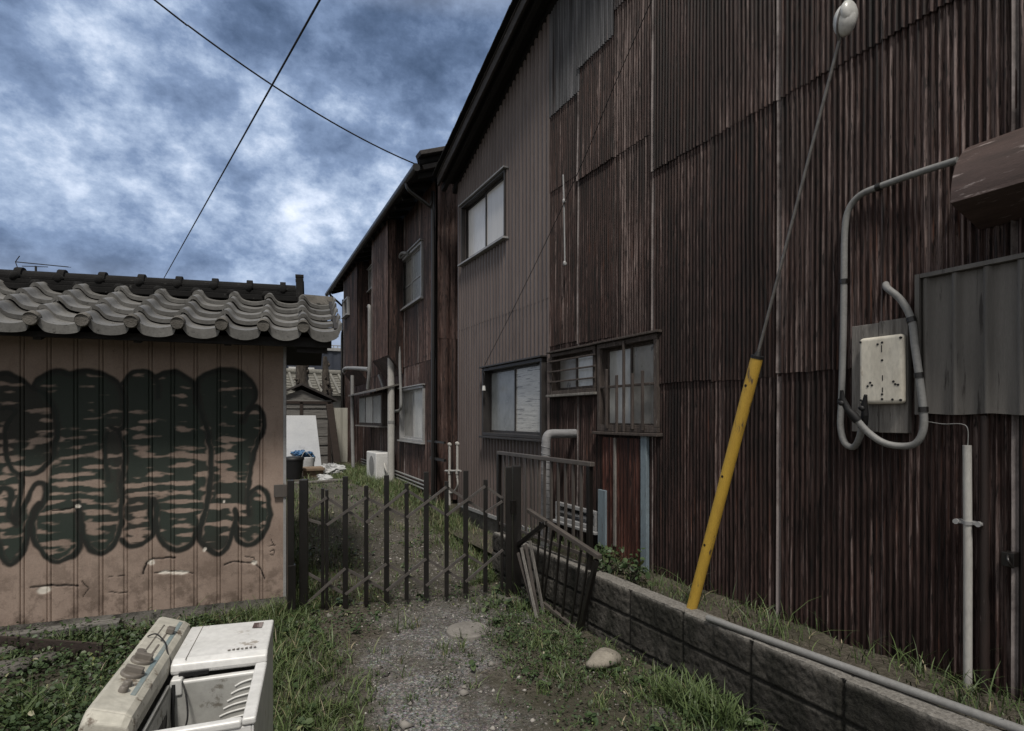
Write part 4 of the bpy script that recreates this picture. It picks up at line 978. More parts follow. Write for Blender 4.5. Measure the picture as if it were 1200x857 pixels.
# ------------------------------------------------------------------ small stuff on the ground
c = onZ(548, 739, 0); zc = float(gz(c.x, c.y))
mb = MB(); mb.tube([(c.x, c.y, zc-.03), (c.x, c.y, zc+.026), (c.x, c.y, zc+.032)], [.165, .165, .155], 36); mb.tube([(c.x, c.y, zc+.031), (c.x, c.y, zc+.0345)], .12, 36)
mb.thing('manhole_cover', 'lidstone', 'round worn concrete manhole cover set in the gravel path', 'manhole cover', bevel=.004)
c = onZ(708, 781, 0)
MB().blob((c.x, c.y, .045), (.125, .085, .062), 5, .16, 22, 14).thing('boulder', 'stone', 'rounded pale boulder lying at the foot of the block wall', 'stone')
def stone(px, py, r, seed, label, name='concrete_chunk', mat='concrete', cat='stone', grp='broken concrete chunks below the graffiti wall'):
    c = onZ(px, py, 0); z = float(gz(c.x, c.y))
    MB().blob((c.x, c.y, z+r[2]*.5), r, seed, .45, 14, 8).thing(name, mat, label, cat, grp)
stone(12, 788, (.13, .09, .05), 1, 'flat broken concrete chunk at the left edge below the dark board')
stone(48, 778, (.11, .07, .045), 2, 'larger grey concrete chunk just right of the leftmost chunk')
stone(8, 770, (.09, .06, .05), 3, 'rounded concrete chunk against the dark board at the left edge')
stone(113, 783, (.05, .035, .03), 4, 'small pale rubble piece in leaves right of the dark board')
stone(96, 779, (.035, .03, .022), 6, 'smallest rubble piece in leaves beside the dark board')
a, b = G(-1.9, -.09, .06), onZ(130, 745, .05)
MB().bar(G(-2.7, -.13, .035), G(-1.17, -.10, .055), .1, .075).thing('plank', 'wood_h', 'grey weathered plank lying against the graffiti wall foundation', 'plank', bevel=.006)
a, b = onZ(-60, 752, .07), onZ(120, 765, .05)
MB().bar(a, b, .02, .13).thing('dark_board', 'wood_dark', 'dark brown board on edge in front of the grey plank', 'board', bevel=.004)

# ------------------------------------------------------------------ far two-storey building
FS = .027; FX, FY = 2.9, 7.95
def Ff(a, off, z): return (FX+FS*a-off, FY+a, z)
fn = np.array([1., -FS, 0])
def fa(px, py, off=0.): p = onP(px, py, (FX-off, FY, 0), fn); return p.y-FY, p.z
def frect(x0, x1, yt, yb, off=0.):
    a1, t1 = fa(x0, yt[0], off); a0, t0 = fa(x1, yt[1], off); _, b1 = fa(x0, yb[0], off); _, b0 = fa(x1, yb[1], off)
    return (a0, a1, (b0+b1)/2, (t0+t1)/2)
fb = empty('wooden_house', (FX, FY, .4), 'long two storey house with brown rusty cladding beyond the gate', 'house')
FR = {'u1': frect(470, 497, (305, 286), (366, 349)), 'u2': frect(434, 445, (316, 306), (340, 334)), 'u3': frect(420, 433, (347, 338), (383, 376)), 'l1': frect(471, 499, (457, 451), (515, 519))}
fh = [(r[0]+.03, r[1]-.03, r[2]+.03, r[3]-.03) for r in FR.values()]
gb = GB(); k = 0
aj = [0, .9, 1.75, 2.7, 3.6, 4.5, 5.4, 6.3, 7.2, 8.1]
for i in range(len(aj)-1):
    for j, (z0, z1) in enumerate(((.4, 2.62), (2.56, 5.25))):
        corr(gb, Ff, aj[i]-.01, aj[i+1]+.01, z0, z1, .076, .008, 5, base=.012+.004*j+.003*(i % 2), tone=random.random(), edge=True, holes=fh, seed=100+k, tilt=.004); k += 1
def Fe(a, off, z): return (FX+a, FY-off, z)
for j, (z0, z1) in enumerate(((.4, 2.9), (2.86, 5.6))):
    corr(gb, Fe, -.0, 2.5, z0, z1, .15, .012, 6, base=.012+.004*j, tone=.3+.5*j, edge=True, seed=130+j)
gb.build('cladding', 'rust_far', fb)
mb = MB(); mb.hexa([Ff(.02, -.06, .0), Ff(8.1, -.06, .0), Ff(8.1, -5, .0), Ff(.02, -5, 0), Ff(.02, -.06, 5.3), Ff(8.1, -.06, 5.3), Ff(8.1, -5, 5.3), Ff(.02, -5, 5.3)]); mb.build('inner_wall', 'roofdark', fb)
mb = MB(); mb.boxm(Ff, -.005, 8.1, -.02, .03, -.1, .45); mb.build('foundation', 'concrete', fb)
# roof
EZf = 5.22
mb = MB(); rp = [(.38, EZf-.04), (.38, EZf+.03), (-2.5, EZf+1.18), (-5.4, EZf+.03), (-5.4, EZf-.04), (-2.5, EZf+1.08)]
mb.prism(rp, lambda o_, z: Ff(-.35, o_, z), lambda o_, z: Ff(8.5, o_, z)); rf = mb.build('roof', 'roofdark', fb)
mb = MB()
for k in range(30):
    a = -.38+k*.3; mb.tube([Ff(a, .40, EZf+.05), Ff(a, -.6, EZf+.45)], .05, 8)
mb.build('tile_roll', 'ridge', rf)
mb = MB(); mb.bar(Ff(-.37, .36, EZf+.03), Ff(-.37, -2.5, EZf+1.16), .05, .15); mb.bar(Ff(-.42, .42, EZf+.13), Ff(-.42, -2.5, EZf+1.27), .2, .06); mb.build('bargeboard', 'barge', rf, .006)
mb = MB(); mb.tube([Ff(-.4, .44, EZf-.03), Ff(8.5, .44, EZf-.05)], .055, 12); mb.build('gutter', 'dark', rf)
mb = MB()
for k in range(20): MB().bar(Ff(-.2+k*.44, .36, EZf-.07), Ff(-.2+k*.44, .0, EZf+.06), .05, .07).build('rafter', 'roofdark', rf)
mb = MB(); mb.tube([Ff(.1, .44, EZf-.06), Ff(.08, .40, EZf-.18), Ff(.03, .1, EZf-.38), Ff(.0, .06, EZf-.5), Ff(.0, .06, .45)], .032, 10, 3); mb.build('downpipe', 'dark', fb)
mb = MB(); mb.tube([Ff(8.0, .44, EZf-.06), Ff(8.0, .40, EZf-.18), Ff(8.04, .1, EZf-.42), Ff(8.05, .06, EZf-.6), Ff(8.05, .06, .45)], .03, 10, 3); mb.build('downpipe', 'dark', fb)
window(Ff, fb, FR['u1'], .05, .04, 'alu', ('pane_grey', 'pane_dirty'), 'alu', head='alu', label='upper aluminium window nearest the corner', rail=.45)
window(Ff, fb, FR['u2'], .05, .035, 'alu', ('pane_dark',), 'alu', head='alu', label='small dark upper window')
window(Ff, fb, FR['u3'], .06, .04, 'alu', ('pane_pale', 'pane_pale', 'pane_grey'), 'alu', label='pale upper window over the dark recess')
window(Ff, fb, FR['l1'], .05, .04, 'alu', ('pane_pale', 'pane_dirty'), 'alu', head='alu', label='ground floor sliding window with a pale near pane')
# projecting bays on the upper floor with sloping dark soffits
def bay(x0, x1, yt, yb, off, name='bay'):
    a1, _ = fa(x0, yt, off); a0, zt2 = fa(x1, yt, off); _, zb2 = fa(x1, yb, off)
    g_ = GB(); corr(g_, lambda a, o_, z: Ff(a, o_+off, z), a0, a1, zb2, 5.2, .076, .008, 5, base=.0, tone=random.random(), edge=True, seed=int(x0))
    o = g_.build(name, 'rust_far', fb)
    m2 = MB(); m2.hexa([Ff(a0, .03, zb2-off*1.1), Ff(a1, .03, zb2-off*1.1), Ff(a1, .032, zb2-off*1.1), Ff(a0, .032, zb2-off*1.1), Ff(a0, .03, 5.2), Ff(a1, .03, 5.2), Ff(a1, off-.012, 5.2), Ff(a0, off-.012, 5.2)])
    m2.v = []; m2.f = []; m2.sm = []
    m2.prism([(.03, 5.2), (.03, zb2-off*1.1), (off-.012, zb2), (off-.012, 5.2)], lambda o_, z: Ff(a0, o_, z), lambda o_, z: Ff(a1, o_, z))
    m2.build('side', 'rust_far', o)
    return a0, a1, zb2
bay(436, 455, 300, 416, .3)
bay(403, 419, 350, 432, .28)
r4 = frect(404, 409, (353, 348), (373, 368), .3)
window(lambda a, o_, z: Ff(a, o_+.3, z), fb, r4, .05, .03, 'alu', ('pane_dark',), 'alu', label='tiny dark window in the far bay')
# ground floor box window with lean-to roof
r5 = frect(420, 446, (464, 461), (498, 499), .3)
mb = MB(); mb.boxm(Ff, r5[0]-.02, r5[1]+.02, .03, .28, r5[2]-.0, r5[3]+.0); bx = mb.build('box_window', 'frame_wood', fb); bx['label'] = 'projecting box window with lean-to roof'
mb = MB(); mb.hexa([Ff(r5[0]-.5, .03, r5[3]+.13), Ff(r5[1]+.15, .03, r5[3]+.13), Ff(r5[1]+.15, .5, r5[3]-.0), Ff(r5[0]-.5, .5, r5[3]-.0), Ff(r5[0]-.5, .03, r5[3]+.16), Ff(r5[1]+.15, .03, r5[3]+.16), Ff(r5[1]+.15, .5, r5[3]+.03), Ff(r5[0]-.5, .5, r5[3]+.03)]); mb.build('lean_to_roof', 'zinc', bx)
pw = (r5[1]-r5[0])/3
for k in range(3):
    MB().boxm(Ff, r5[0]+k*pw+.04, r5[0]+(k+1)*pw-.04, .28, .29, r5[2]+.05, r5[3]-.05).build('pane', ['pane_grey', 'pane_pale', 'pane_grey'][k], bx)
MB().boxm(Ff, r5[0]-.06, r5[1]+.06, .03, .36, r5[2]-.03, r5[2]-.002).build('sill', 'wood', bx)
# pipes on the house
def fpipe(pts, off, r_, mat, label, name='drain_pipe', sub=4):
    q = [Vector(Ff(*(lambda t_: (t_[0], off, t_[1]))(fa(x, y, off)))) for x, y in pts]
    return MB().tube(q, r_, 10, sub).thing(name, mat, label, 'pipe', 'pipes on the far house')
fpipe([(477, 297), (471, 297), (468, 304), (467, 330), (468, 360), (468, 400), (469, 440), (470, 470), (469, 480), (462, 482), (450, 481), (449, 470), (449, 455), (444, 440)], .09, .026, 'pvc', 'slim pale pipe winding down the far house beside its upper window')
fpipe([(432, 360), (433, 362), (433, 400), (433, 432), (431, 456)], .35, .035, 'pvc', 'grey drain pipe falling below the pale upper window of the far house')
fpipe([(432, 433), (420, 432), (405, 432), (403, 436)], .34, .045, 'pvc', 'horizontal grey pipe below the bays of the far house')
fpipe([(413, 440), (413, 500), (414, 548)], .4, .04, 'pvc', 'grey drain pipe standing left of the box window')
fpipe([(402, 388), (401, 400), (401, 470), (401, 550)], .12, .04, 'dark', 'dark downpipe at the far corner of the far house')
tb = Vector((2.75, 9.95, .3)); tt_ = onX(460, 414, 2.75)
root = empty('vent_pipe', tb, 'tall thick pale vent pipe standing in grass by the far house', 'pipe')
MB().tube([tb, (2.75, 9.95, tt_.z)], .062, 16).build('shaft', 'pvcw', root)
MB().tube([(2.75, 9.95, tt_.z-.03), (2.75, 9.95, tt_.z+.06), (2.75, 9.95, tt_.z+.1)], [.068, .068, .03], 16).build('cap', 'pvcw', root)
MB().tube([(2.75, 9.95, 1.55), (2.75, 9.95, 1.6)], .067, 16).build('collar', 'pvc', root)
mb = MB()
for k in range(3): mb.tube([Ff(.3, .05, .52+k*.06), Ff(2.6, .05, .54+k*.06), Ff(5.5, .05, .55+k*.06)], .018, 8)
mb.thing('pipe_run', 'pvc', 'three parallel pale pipes along the base of the far house', 'pipe')
# air conditioner
ac = Vector((2.72, 10.6, .42))
root = empty('air_conditioner', ac, 'small white air conditioner unit on the grass by the far house', 'air conditioner')
MB().box(2.56, 2.86, 10.3, 11.05, .47, 1.0).build('case', 'enamel', root, .02)
mb = MB(); mb.tube([(2.555, 10.62, .74), (2.559, 10.62, .74)], .19, 24)
mb.build('fan_grille', 'pvc', root)
for yy in (10.38, 10.95): MB().box(2.57, 2.85, yy-.03, yy+.03, .40, .469).build('foot', 'dark', root)
MB().tube([(2.72, 10.29, .8), (2.72, 10.2, .7), (2.8, 10.15, .55), (2.9, 10.1, .45)], .02, 8, 4).build('hose', 'pvcw', root)
# gas pipes at the corner of the near building
root = empty('gas_pipes', (2.8, 7.75, .3), 'pair of thin pale upright gas pipes with valves by the building corner', 'gas pipe')
GXp = 2.82
for x_, yt, yb_ in ((527, 521, 592), (536, 520, 560)):
    a, b = onX(x_, yt, GXp), onX(x_, yb_, GXp)
    MB().tube([a, b], .017, 10).blob(a, (.028, .028, .028)).tube([onX(x_, 553, GXp)-Vector((0, 0, .03)), onX(x_, 553, GXp)+Vector((0, 0, .03))], .026, 10).build('riser', 'pvcw', root)
MB().tube([onX(536, 560, GXp), onX(536, 570, GXp), onX(531, 577, GXp), onX(524, 578, GXp)], .013, 8, 4).tube([onX(522, 552, GXp), onX(540, 552, GXp)], .014, 8).build('elbow', 'pvcw', root)
MB().box(GXp+.02, GXp+.06, 7.5, 8.1, 1.02, 1.06).box(GXp+.02, GXp+.05, 7.5, 8.2, 1.28, 1.31).build('bracket', 'dark', root)

# ------------------------------------------------------------------ lane end: shed, sheet, trees, houses
SY = 14.6
rg = onY(353, 452, SY); er = onY(394, 471, SY); wl = onY(388, 480, SY)
sx0, sx1 = 2*rg.x-wl.x, wl.x
shed = empty('shed', (rg.x, SY, .45), 'small grey wooden shed with gabled roof at the lane end', 'shed')
mb = MB(); zw = er.z-.02
mb.prism([(sx0, .3), (sx0, zw), (rg.x, rg.z-.1), (sx1, zw), (sx1, .3)], lambda x, z: (x, SY, z), lambda x, z: (x, SY+2, z)); mb.build('wall', 'wood_h', shed)
mb = MB()
for z in np.arange(.6, zw, .23): mb.bar((sx0-.01, SY-.012, z), (sx1+.01, SY-.014, z+.02*math.sin(z*7)), .03, .2)
mb.build('board_cladding', 'wood_h', shed, .004)
mb = MB()
for s_ in (-1, 1):
    e = Vector((rg.x+s_*(er.x-rg.x), SY-.12, er.z)); r_ = Vector((rg.x, SY-.12, rg.z)); d = Vector((0, 2.4, 0)); u = Vector((0, 0, .06))
    mb.hexa([e, r_, r_+d, e+d, e+u, r_+u, r_+d+u, e+d+u])
mb.build('roof', 'barge', shed, .006)
mb = MB()
for x in (sx0+.05, rg.x, sx1-.05): mb.box(x-.04, x+.04, SY-.05, SY-.03, .4, zw)
a, b = onY(341, 472, SY), onY(381, 472, SY); mb.box(sx0, sx1, SY-.05, SY-.032, a.z-.03, a.z+.04)
mb.build('frame', 'wood_dark', shed, .004)
# white panel
wy = 13.3; a, b = onY(328, 487, wy), onY(372, 487, wy); bb = onY(377, 556, wy)
mb = MB(); mb.hexa([(a.x, wy-.1, .4), (bb.x, wy-.1, .4), (bb.x, wy-.08, .4), (a.x, wy-.08, .4), (a.x, wy+.25, a.z), (b.x, wy+.25, b.z), (b.x, wy+.27, b.z), (a.x, wy+.27, a.z)])
mb.thing('metal_sheet', 'whitesheet', 'large blank white metal sheet leaning in front of the shed', 'panel', bevel=.004)
# trees
def trunk(name, pts, rad, label, knobs, seed):
    root = empty(name, pts[0], label, 'tree'); MB().tube(pts, rad, 12, 4).build('trunk', 'bark', root)
    rr = random.Random(seed)
    for k in range(knobs):
        mb = MB(); t_ = rr.random(); i = t_*(len(pts)-1); j = min(int(i), len(pts)-2); p = Vector(pts[j]).lerp(Vector(pts[j+1]), i-j); an = rr.uniform(0, 6.3); r_ = rad[j]
        mb.blob(p+Vector((math.cos(an)*r_*.95, math.sin(an)*r_*.95, 0)), (r_*.3, r_*.3, r_*.5), seed+k, .4)
        if rr.random() < .25: mb.tube([p, p+Vector((math.cos(an)*r_*1.7, math.sin(an)*r_*1.7, rr.uniform(.05, .25)))], [r_*.35, r_*.15], 6)
        mb.build('knot', 'bark', root)
p0, p1 = onY(355, 470, 17.), onY(355, 415, 17.)
trunk('pollarded_tree', [(p0.x, 17, .3), (p0.x, 17, p0.z), (p0.x-.03, 17, (p0.z+p1.z)/2), (p1.x, 17, p1.z+.5)], [.21, .19, .17, .17], 'thick knobbly pollarded trunk rising behind the shed roof', 26, 3)
p0, p1 = onY(384, 470, 16.5), onY(381, 418, 16.5)
trunk('pollarded_tree', [(p0.x, 16.5, .3), (p0.x, 16.5, p0.z), (p0.x-.05, 16.5, (p0.z+p1.z)/2), (p1.x, 16.5, p1.z)], [.15, .14, .11, .05], 'thinner pointed pollarded trunk right of the shed ridge', 16, 9)
a, b = onY(386, 474, 13.9), onZ(396, 549, .45)
MB().bar(b, a, .16, .12).thing('leaning_post', 'wood_dark', 'dark timber post leaning against the right side of shed', 'post', bevel=.01)
# cream tin fence
mb = GB(); a, b = onY(383, 478, 15.6), onY(403, 484, 15.6)
corr(mb, lambda u, o_, z: (u, 15.6-o_, z), a.x, b.x+.6, .3, a.z, .2, .012, trap=True, edge=False, wob=0)
tag(mb.build('tin_fence', 'creamtin', None, False), 'cream ribbed tin fence between the shed and the far house', 'fence')
# tiled house
hy_ = 21.
a, b = onY(330, 446, hy_), onY(430, 441, hy_); ev = onY(400, 466, hy_-1.8)
house = empty('tiled_house', ((a.x+b.x)/2, hy_, .4), 'low house with pale tiled roof partly seen behind the shed', 'house')
mb = MB(); x0, x1 = a.x-.6, b.x+2; rz = onY(380, 441, hy_).z; ez = ev.z
mb.hexa([(x0, hy_-1.9, ez), (x1, hy_-1.9, ez), (x1, hy_, rz), (x0, hy_, rz), (x0, hy_-1.9, ez+.08), (x1, hy_-1.9, ez+.08), (x1, hy_, rz+.08), (x0, hy_, rz+.08)])
mb.hexa([(x0, hy_, rz), (x1, hy_, rz), (x1, hy_+2.5, ez), (x0, hy_+2.5, ez), (x0, hy_, rz+.08), (x1, hy_, rz+.08), (x1, hy_+2.5, ez+.08), (x0, hy_+2.5, ez+.08)])
hr = mb.build('roof', 'paleroof', house)
mb = MB(); x = x0
while x < x1: mb.tube([(x, hy_-1.95, ez+.1), (x, hy_, rz+.1)], .05, 8); x += .28
for k in range(8): t_ = k/8; mb.box(x0, x1, hy_-1.95+1.95*t_, hy_-1.9+1.95*t_, ez+(rz-ez)*t_+.05, ez+(rz-ez)*t_+.115)
mb.tube([(x0, hy_, rz+.12), (x1, hy_, rz+.12)], .12, 10); mb.build('tile_row', 'paleroof', hr)
MB().box(x0+.4, x1-.3, hy_-1.5, hy_+2.2, .2, ez+.1).build('wall', 'plaster', house)
mb = MB(); p = onY(396, 495, hy_-1.5); q = onY(396, 484, hy_-1.5); mb.box(x0+1, x1-.5, hy_-1.56, hy_-1.51, p.z-.2, q.z); mb.build('eave_beam', 'wood_dark', house)
# dark blue building
by = 30.
tz = onY(380, 411, by).z; a, b = onY(300, 420, by), onY(470, 420, by)
blue = empty('blue_building', ((a.x+b.x)/2, by, .4), 'dark blue clad building with white framed window at the back', 'building')
gb = GB(); corr(gb, lambda u, o_, z: (u, by-o_, z), a.x-3, b.x+4, .2, tz, .45, .03, trap=True, edge=False, wob=0); gb.build('wall', 'bluewall', blue, False)
MB().box(a.x-3, b.x+4, by+.03, by+8, .2, tz-.02).build('body', 'bluewall', blue)
MB().box(a.x-3.1, b.x+4.1, by-.12, by+.1, tz, tz+.16).build('parapet', 'alu', blue)
mb = MB(); x = a.x-3
tz2 = onY(380, 405, by+2).z
while x < b.x+4: mb.box(x-.02, x+.02, by+1.98, by+2.02, tz-.1, tz2); x += .22
mb.box(a.x-3, b.x+4, by+1.97, by+2.03, tz2, tz2+.05); mb.build('roof_railing', 'alu', blue)
r = onY(338, 430, by), onY(368, 458, by)
def Bf(a_, o_, z): return (a_, by-.04-o_, z)
window(Bf, blue, (r[0].x, r[1].x, r[1].z, r[0].z), .06, .12, 'porcelain', ('pane_bright', 'pane_pale'), 'porcelain', back=-.01)

# litter in front of the panel
def gpt(px, py, Y): p = onY(px, py, Y); return p
c = onZ(345, 556, .45); z = float(gz(c.x, c.y))
D0 = lambda px, py: (lambda c: Vector((c.x, c.y, float(gz(c.x, c.y)))))(onZ(px, py, .45))
c = D0(344, 561)
root = empty('black_bin', c, 'black plastic bin near the corner of the salmon outbuilding', 'bin')
MB().tube([c, c+Vector((0, 0, .2)), c+Vector((0, 0, .38))], [.15, .17, .19], 18).build('body', 'black', root)
MB().tube([c+Vector((0, 0, .375)), c+Vector((0, 0, .42)), c+Vector((0, 0, .44))], [.2, .2, .12], 18).build('lid', 'black', root)
c = D0(366, 558); MB().box(c.x-.2, c.x+.2, c.y-.14, c.y+.14, c.z-.02, c.z+.2).box(c.x-.22, c.x+.22, c.y-.2, c.y-.142, c.z+.13, c.z+.19).thing('cardboard_box', 'card', 'brown cardboard box in the litter below the white panel', 'box', bevel=.01)
c = D0(360, 556); mb = MB(); mb.tube([c, c+Vector((0, 0, .3)), c+Vector((0, 0, .36))], [.13, .15, .15], 16); mb.tube([c+Vector((-.14, 0, .3)), c+Vector((-.05, -.1, .5)), c+Vector((.14, 0, .3))], .008, 6, 4)
mb.thing('bucket', 'plastic_w', 'pale plastic bucket beside the black bin', 'bucket')
c = D0(352, 553); MB().crumple(c+Vector((0, .1, .4)), (.16, .12, .07), 8).crumple(c+Vector((.2, .1, .37)), (.1, .1, .07), 9).crumple(c+Vector((.05, .1, .18)), (.15, .1, .2), 4).thing('blue_bag', 'plastic_b', 'crumpled blue plastic bag heaped between bin and panel', 'bag')
for k, (px, py, r_, lb) in enumerate(((388, 556, (.2, .14, .13), 'large crumpled pale plastic bag right of the white panel'), (380, 563, (.13, .1, .07), 'small flattened pale plastic bag in front of the larger one'), (398, 553, (.12, .09, .08), 'pale plastic bag nearest the leaning post foot'))):
    c = D0(px, py); MB().crumple(c+Vector((0, 0, r_[2]*.7)), r_, 20+k).thing('plastic_bag', 'plastic_w', lb, 'bag', 'plastic bags littering the lane end')
c = D0(375, 566); MB().bar(c+Vector((-.6, 0, .03)), c+Vector((.5, .15, .04)), .1, .03).thing('flat_lath', 'wood', 'flat pale lath lying across the litter before the gate', 'board')
c = D0(380, 545); MB().hexa([c+Vector(v) for v in ((-.25, 0, 0), (.25, -.1, 0), (.25, -.07, 0), (-.25, .03, 0), (-.3, .35, .75), (.1, .3, .8), (.1, .33, .8), (-.3, .38, .75))]).thing('grey_sheet', 'zinc', 'bent grey sheet leaning between white panel and shed corner', 'sheet')

# ------------------------------------------------------------------ overhead cables
a = onD(181, 0, 5.5); b = Vector(Ff(-.3, .4, EZf+.05)); ext = a+(a-b)*.8
mid = lambda t_, sag: a.lerp(b, t_)-Vector((0, 0, sag*4*t_*(1-t_)))
MB().tube([ext+Vector((0, 0, .5))]+[mid(t_, .14) for t_ in np.linspace(0, 1, 12)], .009, 6, 2).thing('overhead_cable', 'black', 'sagging black cable running from upper left to the far house eave', 'cable', 'overhead cables')
a2, b2 = onD(377, -4, 4.2), onD(190, 330, 13.)
MB().tube([a2+(a2-b2)*.6, a2, b2, b2+(b2-a2)*.5], .009, 6).thing('overhead_cable', 'black', 'straight black cable dropping steeply behind the tile roof', 'cable', 'overhead cables')

# ------------------------------------------------------------------ vegetation
def blades(n, X, Y, Z, h, w, lean, seed, tone):
    r = np.random.default_rng(seed); az = r.uniform(0, 2*np.pi, n); la = az+r.normal(0, .5, n)
    c, s_ = np.cos(az), np.sin(az); lx, ly = -np.sin(la)*lean*h, np.cos(la)*lean*h
    def pt(t_, k, side): return np.stack([X+lx*t_**1.9+side*c*w*k, Y+ly*t_**1.9+side*s_*w*k, Z+h*(t_-.32*lean*t_**2.4)], -1)
    V = np.stack([pt(0, 1, -1), pt(0, 1, 1), pt(.38, .9, 1), pt(.38, .9, -1), pt(.72, .62, 1), pt(.72, .62, -1), pt(1., .08, 1), pt(1., .08, -1)], 1).reshape(-1, 3)
    b = np.arange(n)[:, None]*8
    Fq = np.concatenate([b+np.array([0, 1, 2, 3]), b+np.array([3, 2, 4, 5]), b+np.array([5, 4, 6, 7])])
    return V, Fq, np.repeat(tone, 8)
def scatter(n, x0, x1, y0, y1, dens, seed):
    r = np.random.default_rng(seed); X = r.uniform(x0, x1, n); Y = r.uniform(y0, y1, n); k = r.random(n) < dens(X, Y); return X[k], Y[k]
def in_block(X, Y):
    wl_ = np.array([wm_c.x, wm_c.y]); u = (X-wl_[0])*wx_.x+(Y-wl_[1])*wx_.y; v = (X-wl_[0])*wy_.x+(Y-wl_[1])*wy_.y
    m = (np.abs(u) < .24) & (np.abs(v) < .42)
    gy_ = (X-gc.x)*ey.x+(Y-gc.y)*ey.y; gx_ = (X-gc.x)*ex.x+(Y-gc.y)*ex.y
    m |= (gy_ > -.06) & (gx_ < .05) & (gy_ < 1.45)
    m |= (X > BW0-.02) & (Y < yb)
    return m
def dens_grass(X, Y):
    p = pathw(X, Y); d = 1-p
    n = sstep(.38, .6, fbm(X*1.6, Y*1.6, 3, 13))
    left = sstep(.95, .45, X)*sstep(-.1, .35, X)
    right = sstep(1.55, 1.9, X)*(Y < 4.7)*(.25+.75*sstep(3.4, 2.2, Y))
    back = (Y > 5.0)*(.16+.9*sstep(1.8, 2.2, X)+.5*sstep(1.0, .6, X))
    far_l = sstep(.2, -.4, X)*.22*(Y < 5)
    return np.clip(d**1.5*(left*(.55+.45*n)+right*(.2+.8*n)+back*(.35+.65*n)+far_l*n), 0, 1)*(~in_block(X, Y))+.10*sstep(.55, .7, fbm(X*4, Y*4, 3, 23))*(~in_block(X, Y))*(p > .2)
gb = GB()
X, Y = scatter(15500, -2.2, 2.52, 1.7, 5.2, dens_grass, 21)
kk = rng.integers(4, 13, len(X)); X = np.repeat(X, kk)+rng.normal(0, .014, kk.sum()); Y = np.repeat(Y, kk)+rng.normal(0, .014, kk.sum()); tuft = np.repeat(rng.normal(0, 1, len(kk)), kk)
ok_ = ~in_block(X, Y); X, Y, tuft = X[ok_], Y[ok_], tuft[ok_]; n = len(X)
h = rng.gamma(4, .015, n)*(1+.22*tuft)*(1+.6*sstep(.75, .3, X)*sstep(-.2, .2, X))*(.55+.9*fbm(X*2.2, Y*2.2, 2, 71)); h = np.clip(h, .015, .26)
tone = np.clip(rng.normal(.42, .18, n)+.35*(fbm(X*3, Y*3, 2, 55)-.5)+(rng.random(n) < .05)*.45, 0, 1)
V, Fq, T = blades(n, X, Y, gz(X, Y)-.005, h, .0018+.0028*rng.random(n)**2, np.clip(rng.normal(.7, .32, n), .05, 1.5), 31, np.clip(tone+.09*tuft, 0, 1)); gb.raw(V, Fq, tone=T)
X, Y = scatter(150000, .2, 3.0, 5.0, 13.5, dens_grass, 22); n = len(X)
h = .72*np.clip(rng.gamma(4, .022, n)*(.6+.9*fbm(X*2, Y*2, 2, 72)), .02, .3)*(1+.5*sstep(2.1, 2.6, X))
tone = np.clip(rng.normal(.62, .18, n)+(rng.random(n) < .06)*.3, 0, 1)
V, Fq, T = blades(n, X, Y, gz(X, Y)-.005, h, .0022+.002*rng.random(n), np.clip(rng.normal(.55, .25, n), .05, 1.2), 32, tone); gb.raw(V, Fq, tone=T)
tag(gb.build('grass', 'grass'), 'patchy short green grass either side of the gravel path', 'grass', kind='stuff')
# tall weeds behind the block wall and a few tufts before it
gb = GB()
X = rng.uniform(2.68, 3.04, 3600); Y = rng.uniform(.2, 3.3, 3600)
k = rng.random(3600) < .12+.88*sstep(.36, .56, fbm(X*3, Y*2.4, 2, 15))*(.55+.45*sstep(2.4, 1.2, Y)); X, Y = X[k], Y[k]; n = len(X)
h = np.clip(rng.gamma(2, .034, n), .02, .33); tone = np.clip(rng.normal(.36, .2, n)+(rng.random(n) < .12)*.5, 0, 1)
V, Fq, T = blades(n, X, Y, np.full(n, .42), h, .0018+.0018*rng.random(n), np.clip(rng.normal(.75, .35, n), .05, 1.5), 33, tone); gb.raw(V, Fq, tone=T)
X = rng.uniform(2.66, 3.04, 700); Y = rng.uniform(3.2, 5.2, 700); n = 700
V, Fq, T = blades(n, X, Y, np.full(n, .42), np.clip(rng.gamma(3, .03, n), .02, .2), .002+.001*rng.random(n), np.clip(rng.normal(.7, .3, n), .05, 1.3), 34, np.clip(rng.normal(.45, .2, n), 0, 1)); gb.raw(V, Fq, tone=T)
for (px, py, nn, hh) in ((812, 833, 260, .20), (780, 815, 120, .15), (850, 850, 160, .18), (655, 790, 60, .1), (520, 800, 40, .05), (30, 850, 90, .2), (75, 845, 60, .17), (140, 812, 50, .12), (120, 790, 40, .09)):
    c = onZ(px, py, 0); X = rng.normal(c.x, .06, nn); Y = rng.normal(c.y, .06, nn); X = np.minimum(X, BW0-.03)
    V, Fq, T = blades(nn, X, Y, gz(X, Y), hh*rng.uniform(.4, 1.2, nn), .0028+.002*rng.random(nn), np.clip(rng.normal(.75, .3, nn), .1, 1.4), px, np.clip(rng.normal(.42, .17, nn), 0, 1)); gb.raw(V, Fq, tone=T)
tag(gb.build('weeds', 'grass'), 'tall thin weeds along the block wall and in lone tufts', 'weeds', kind='stuff')

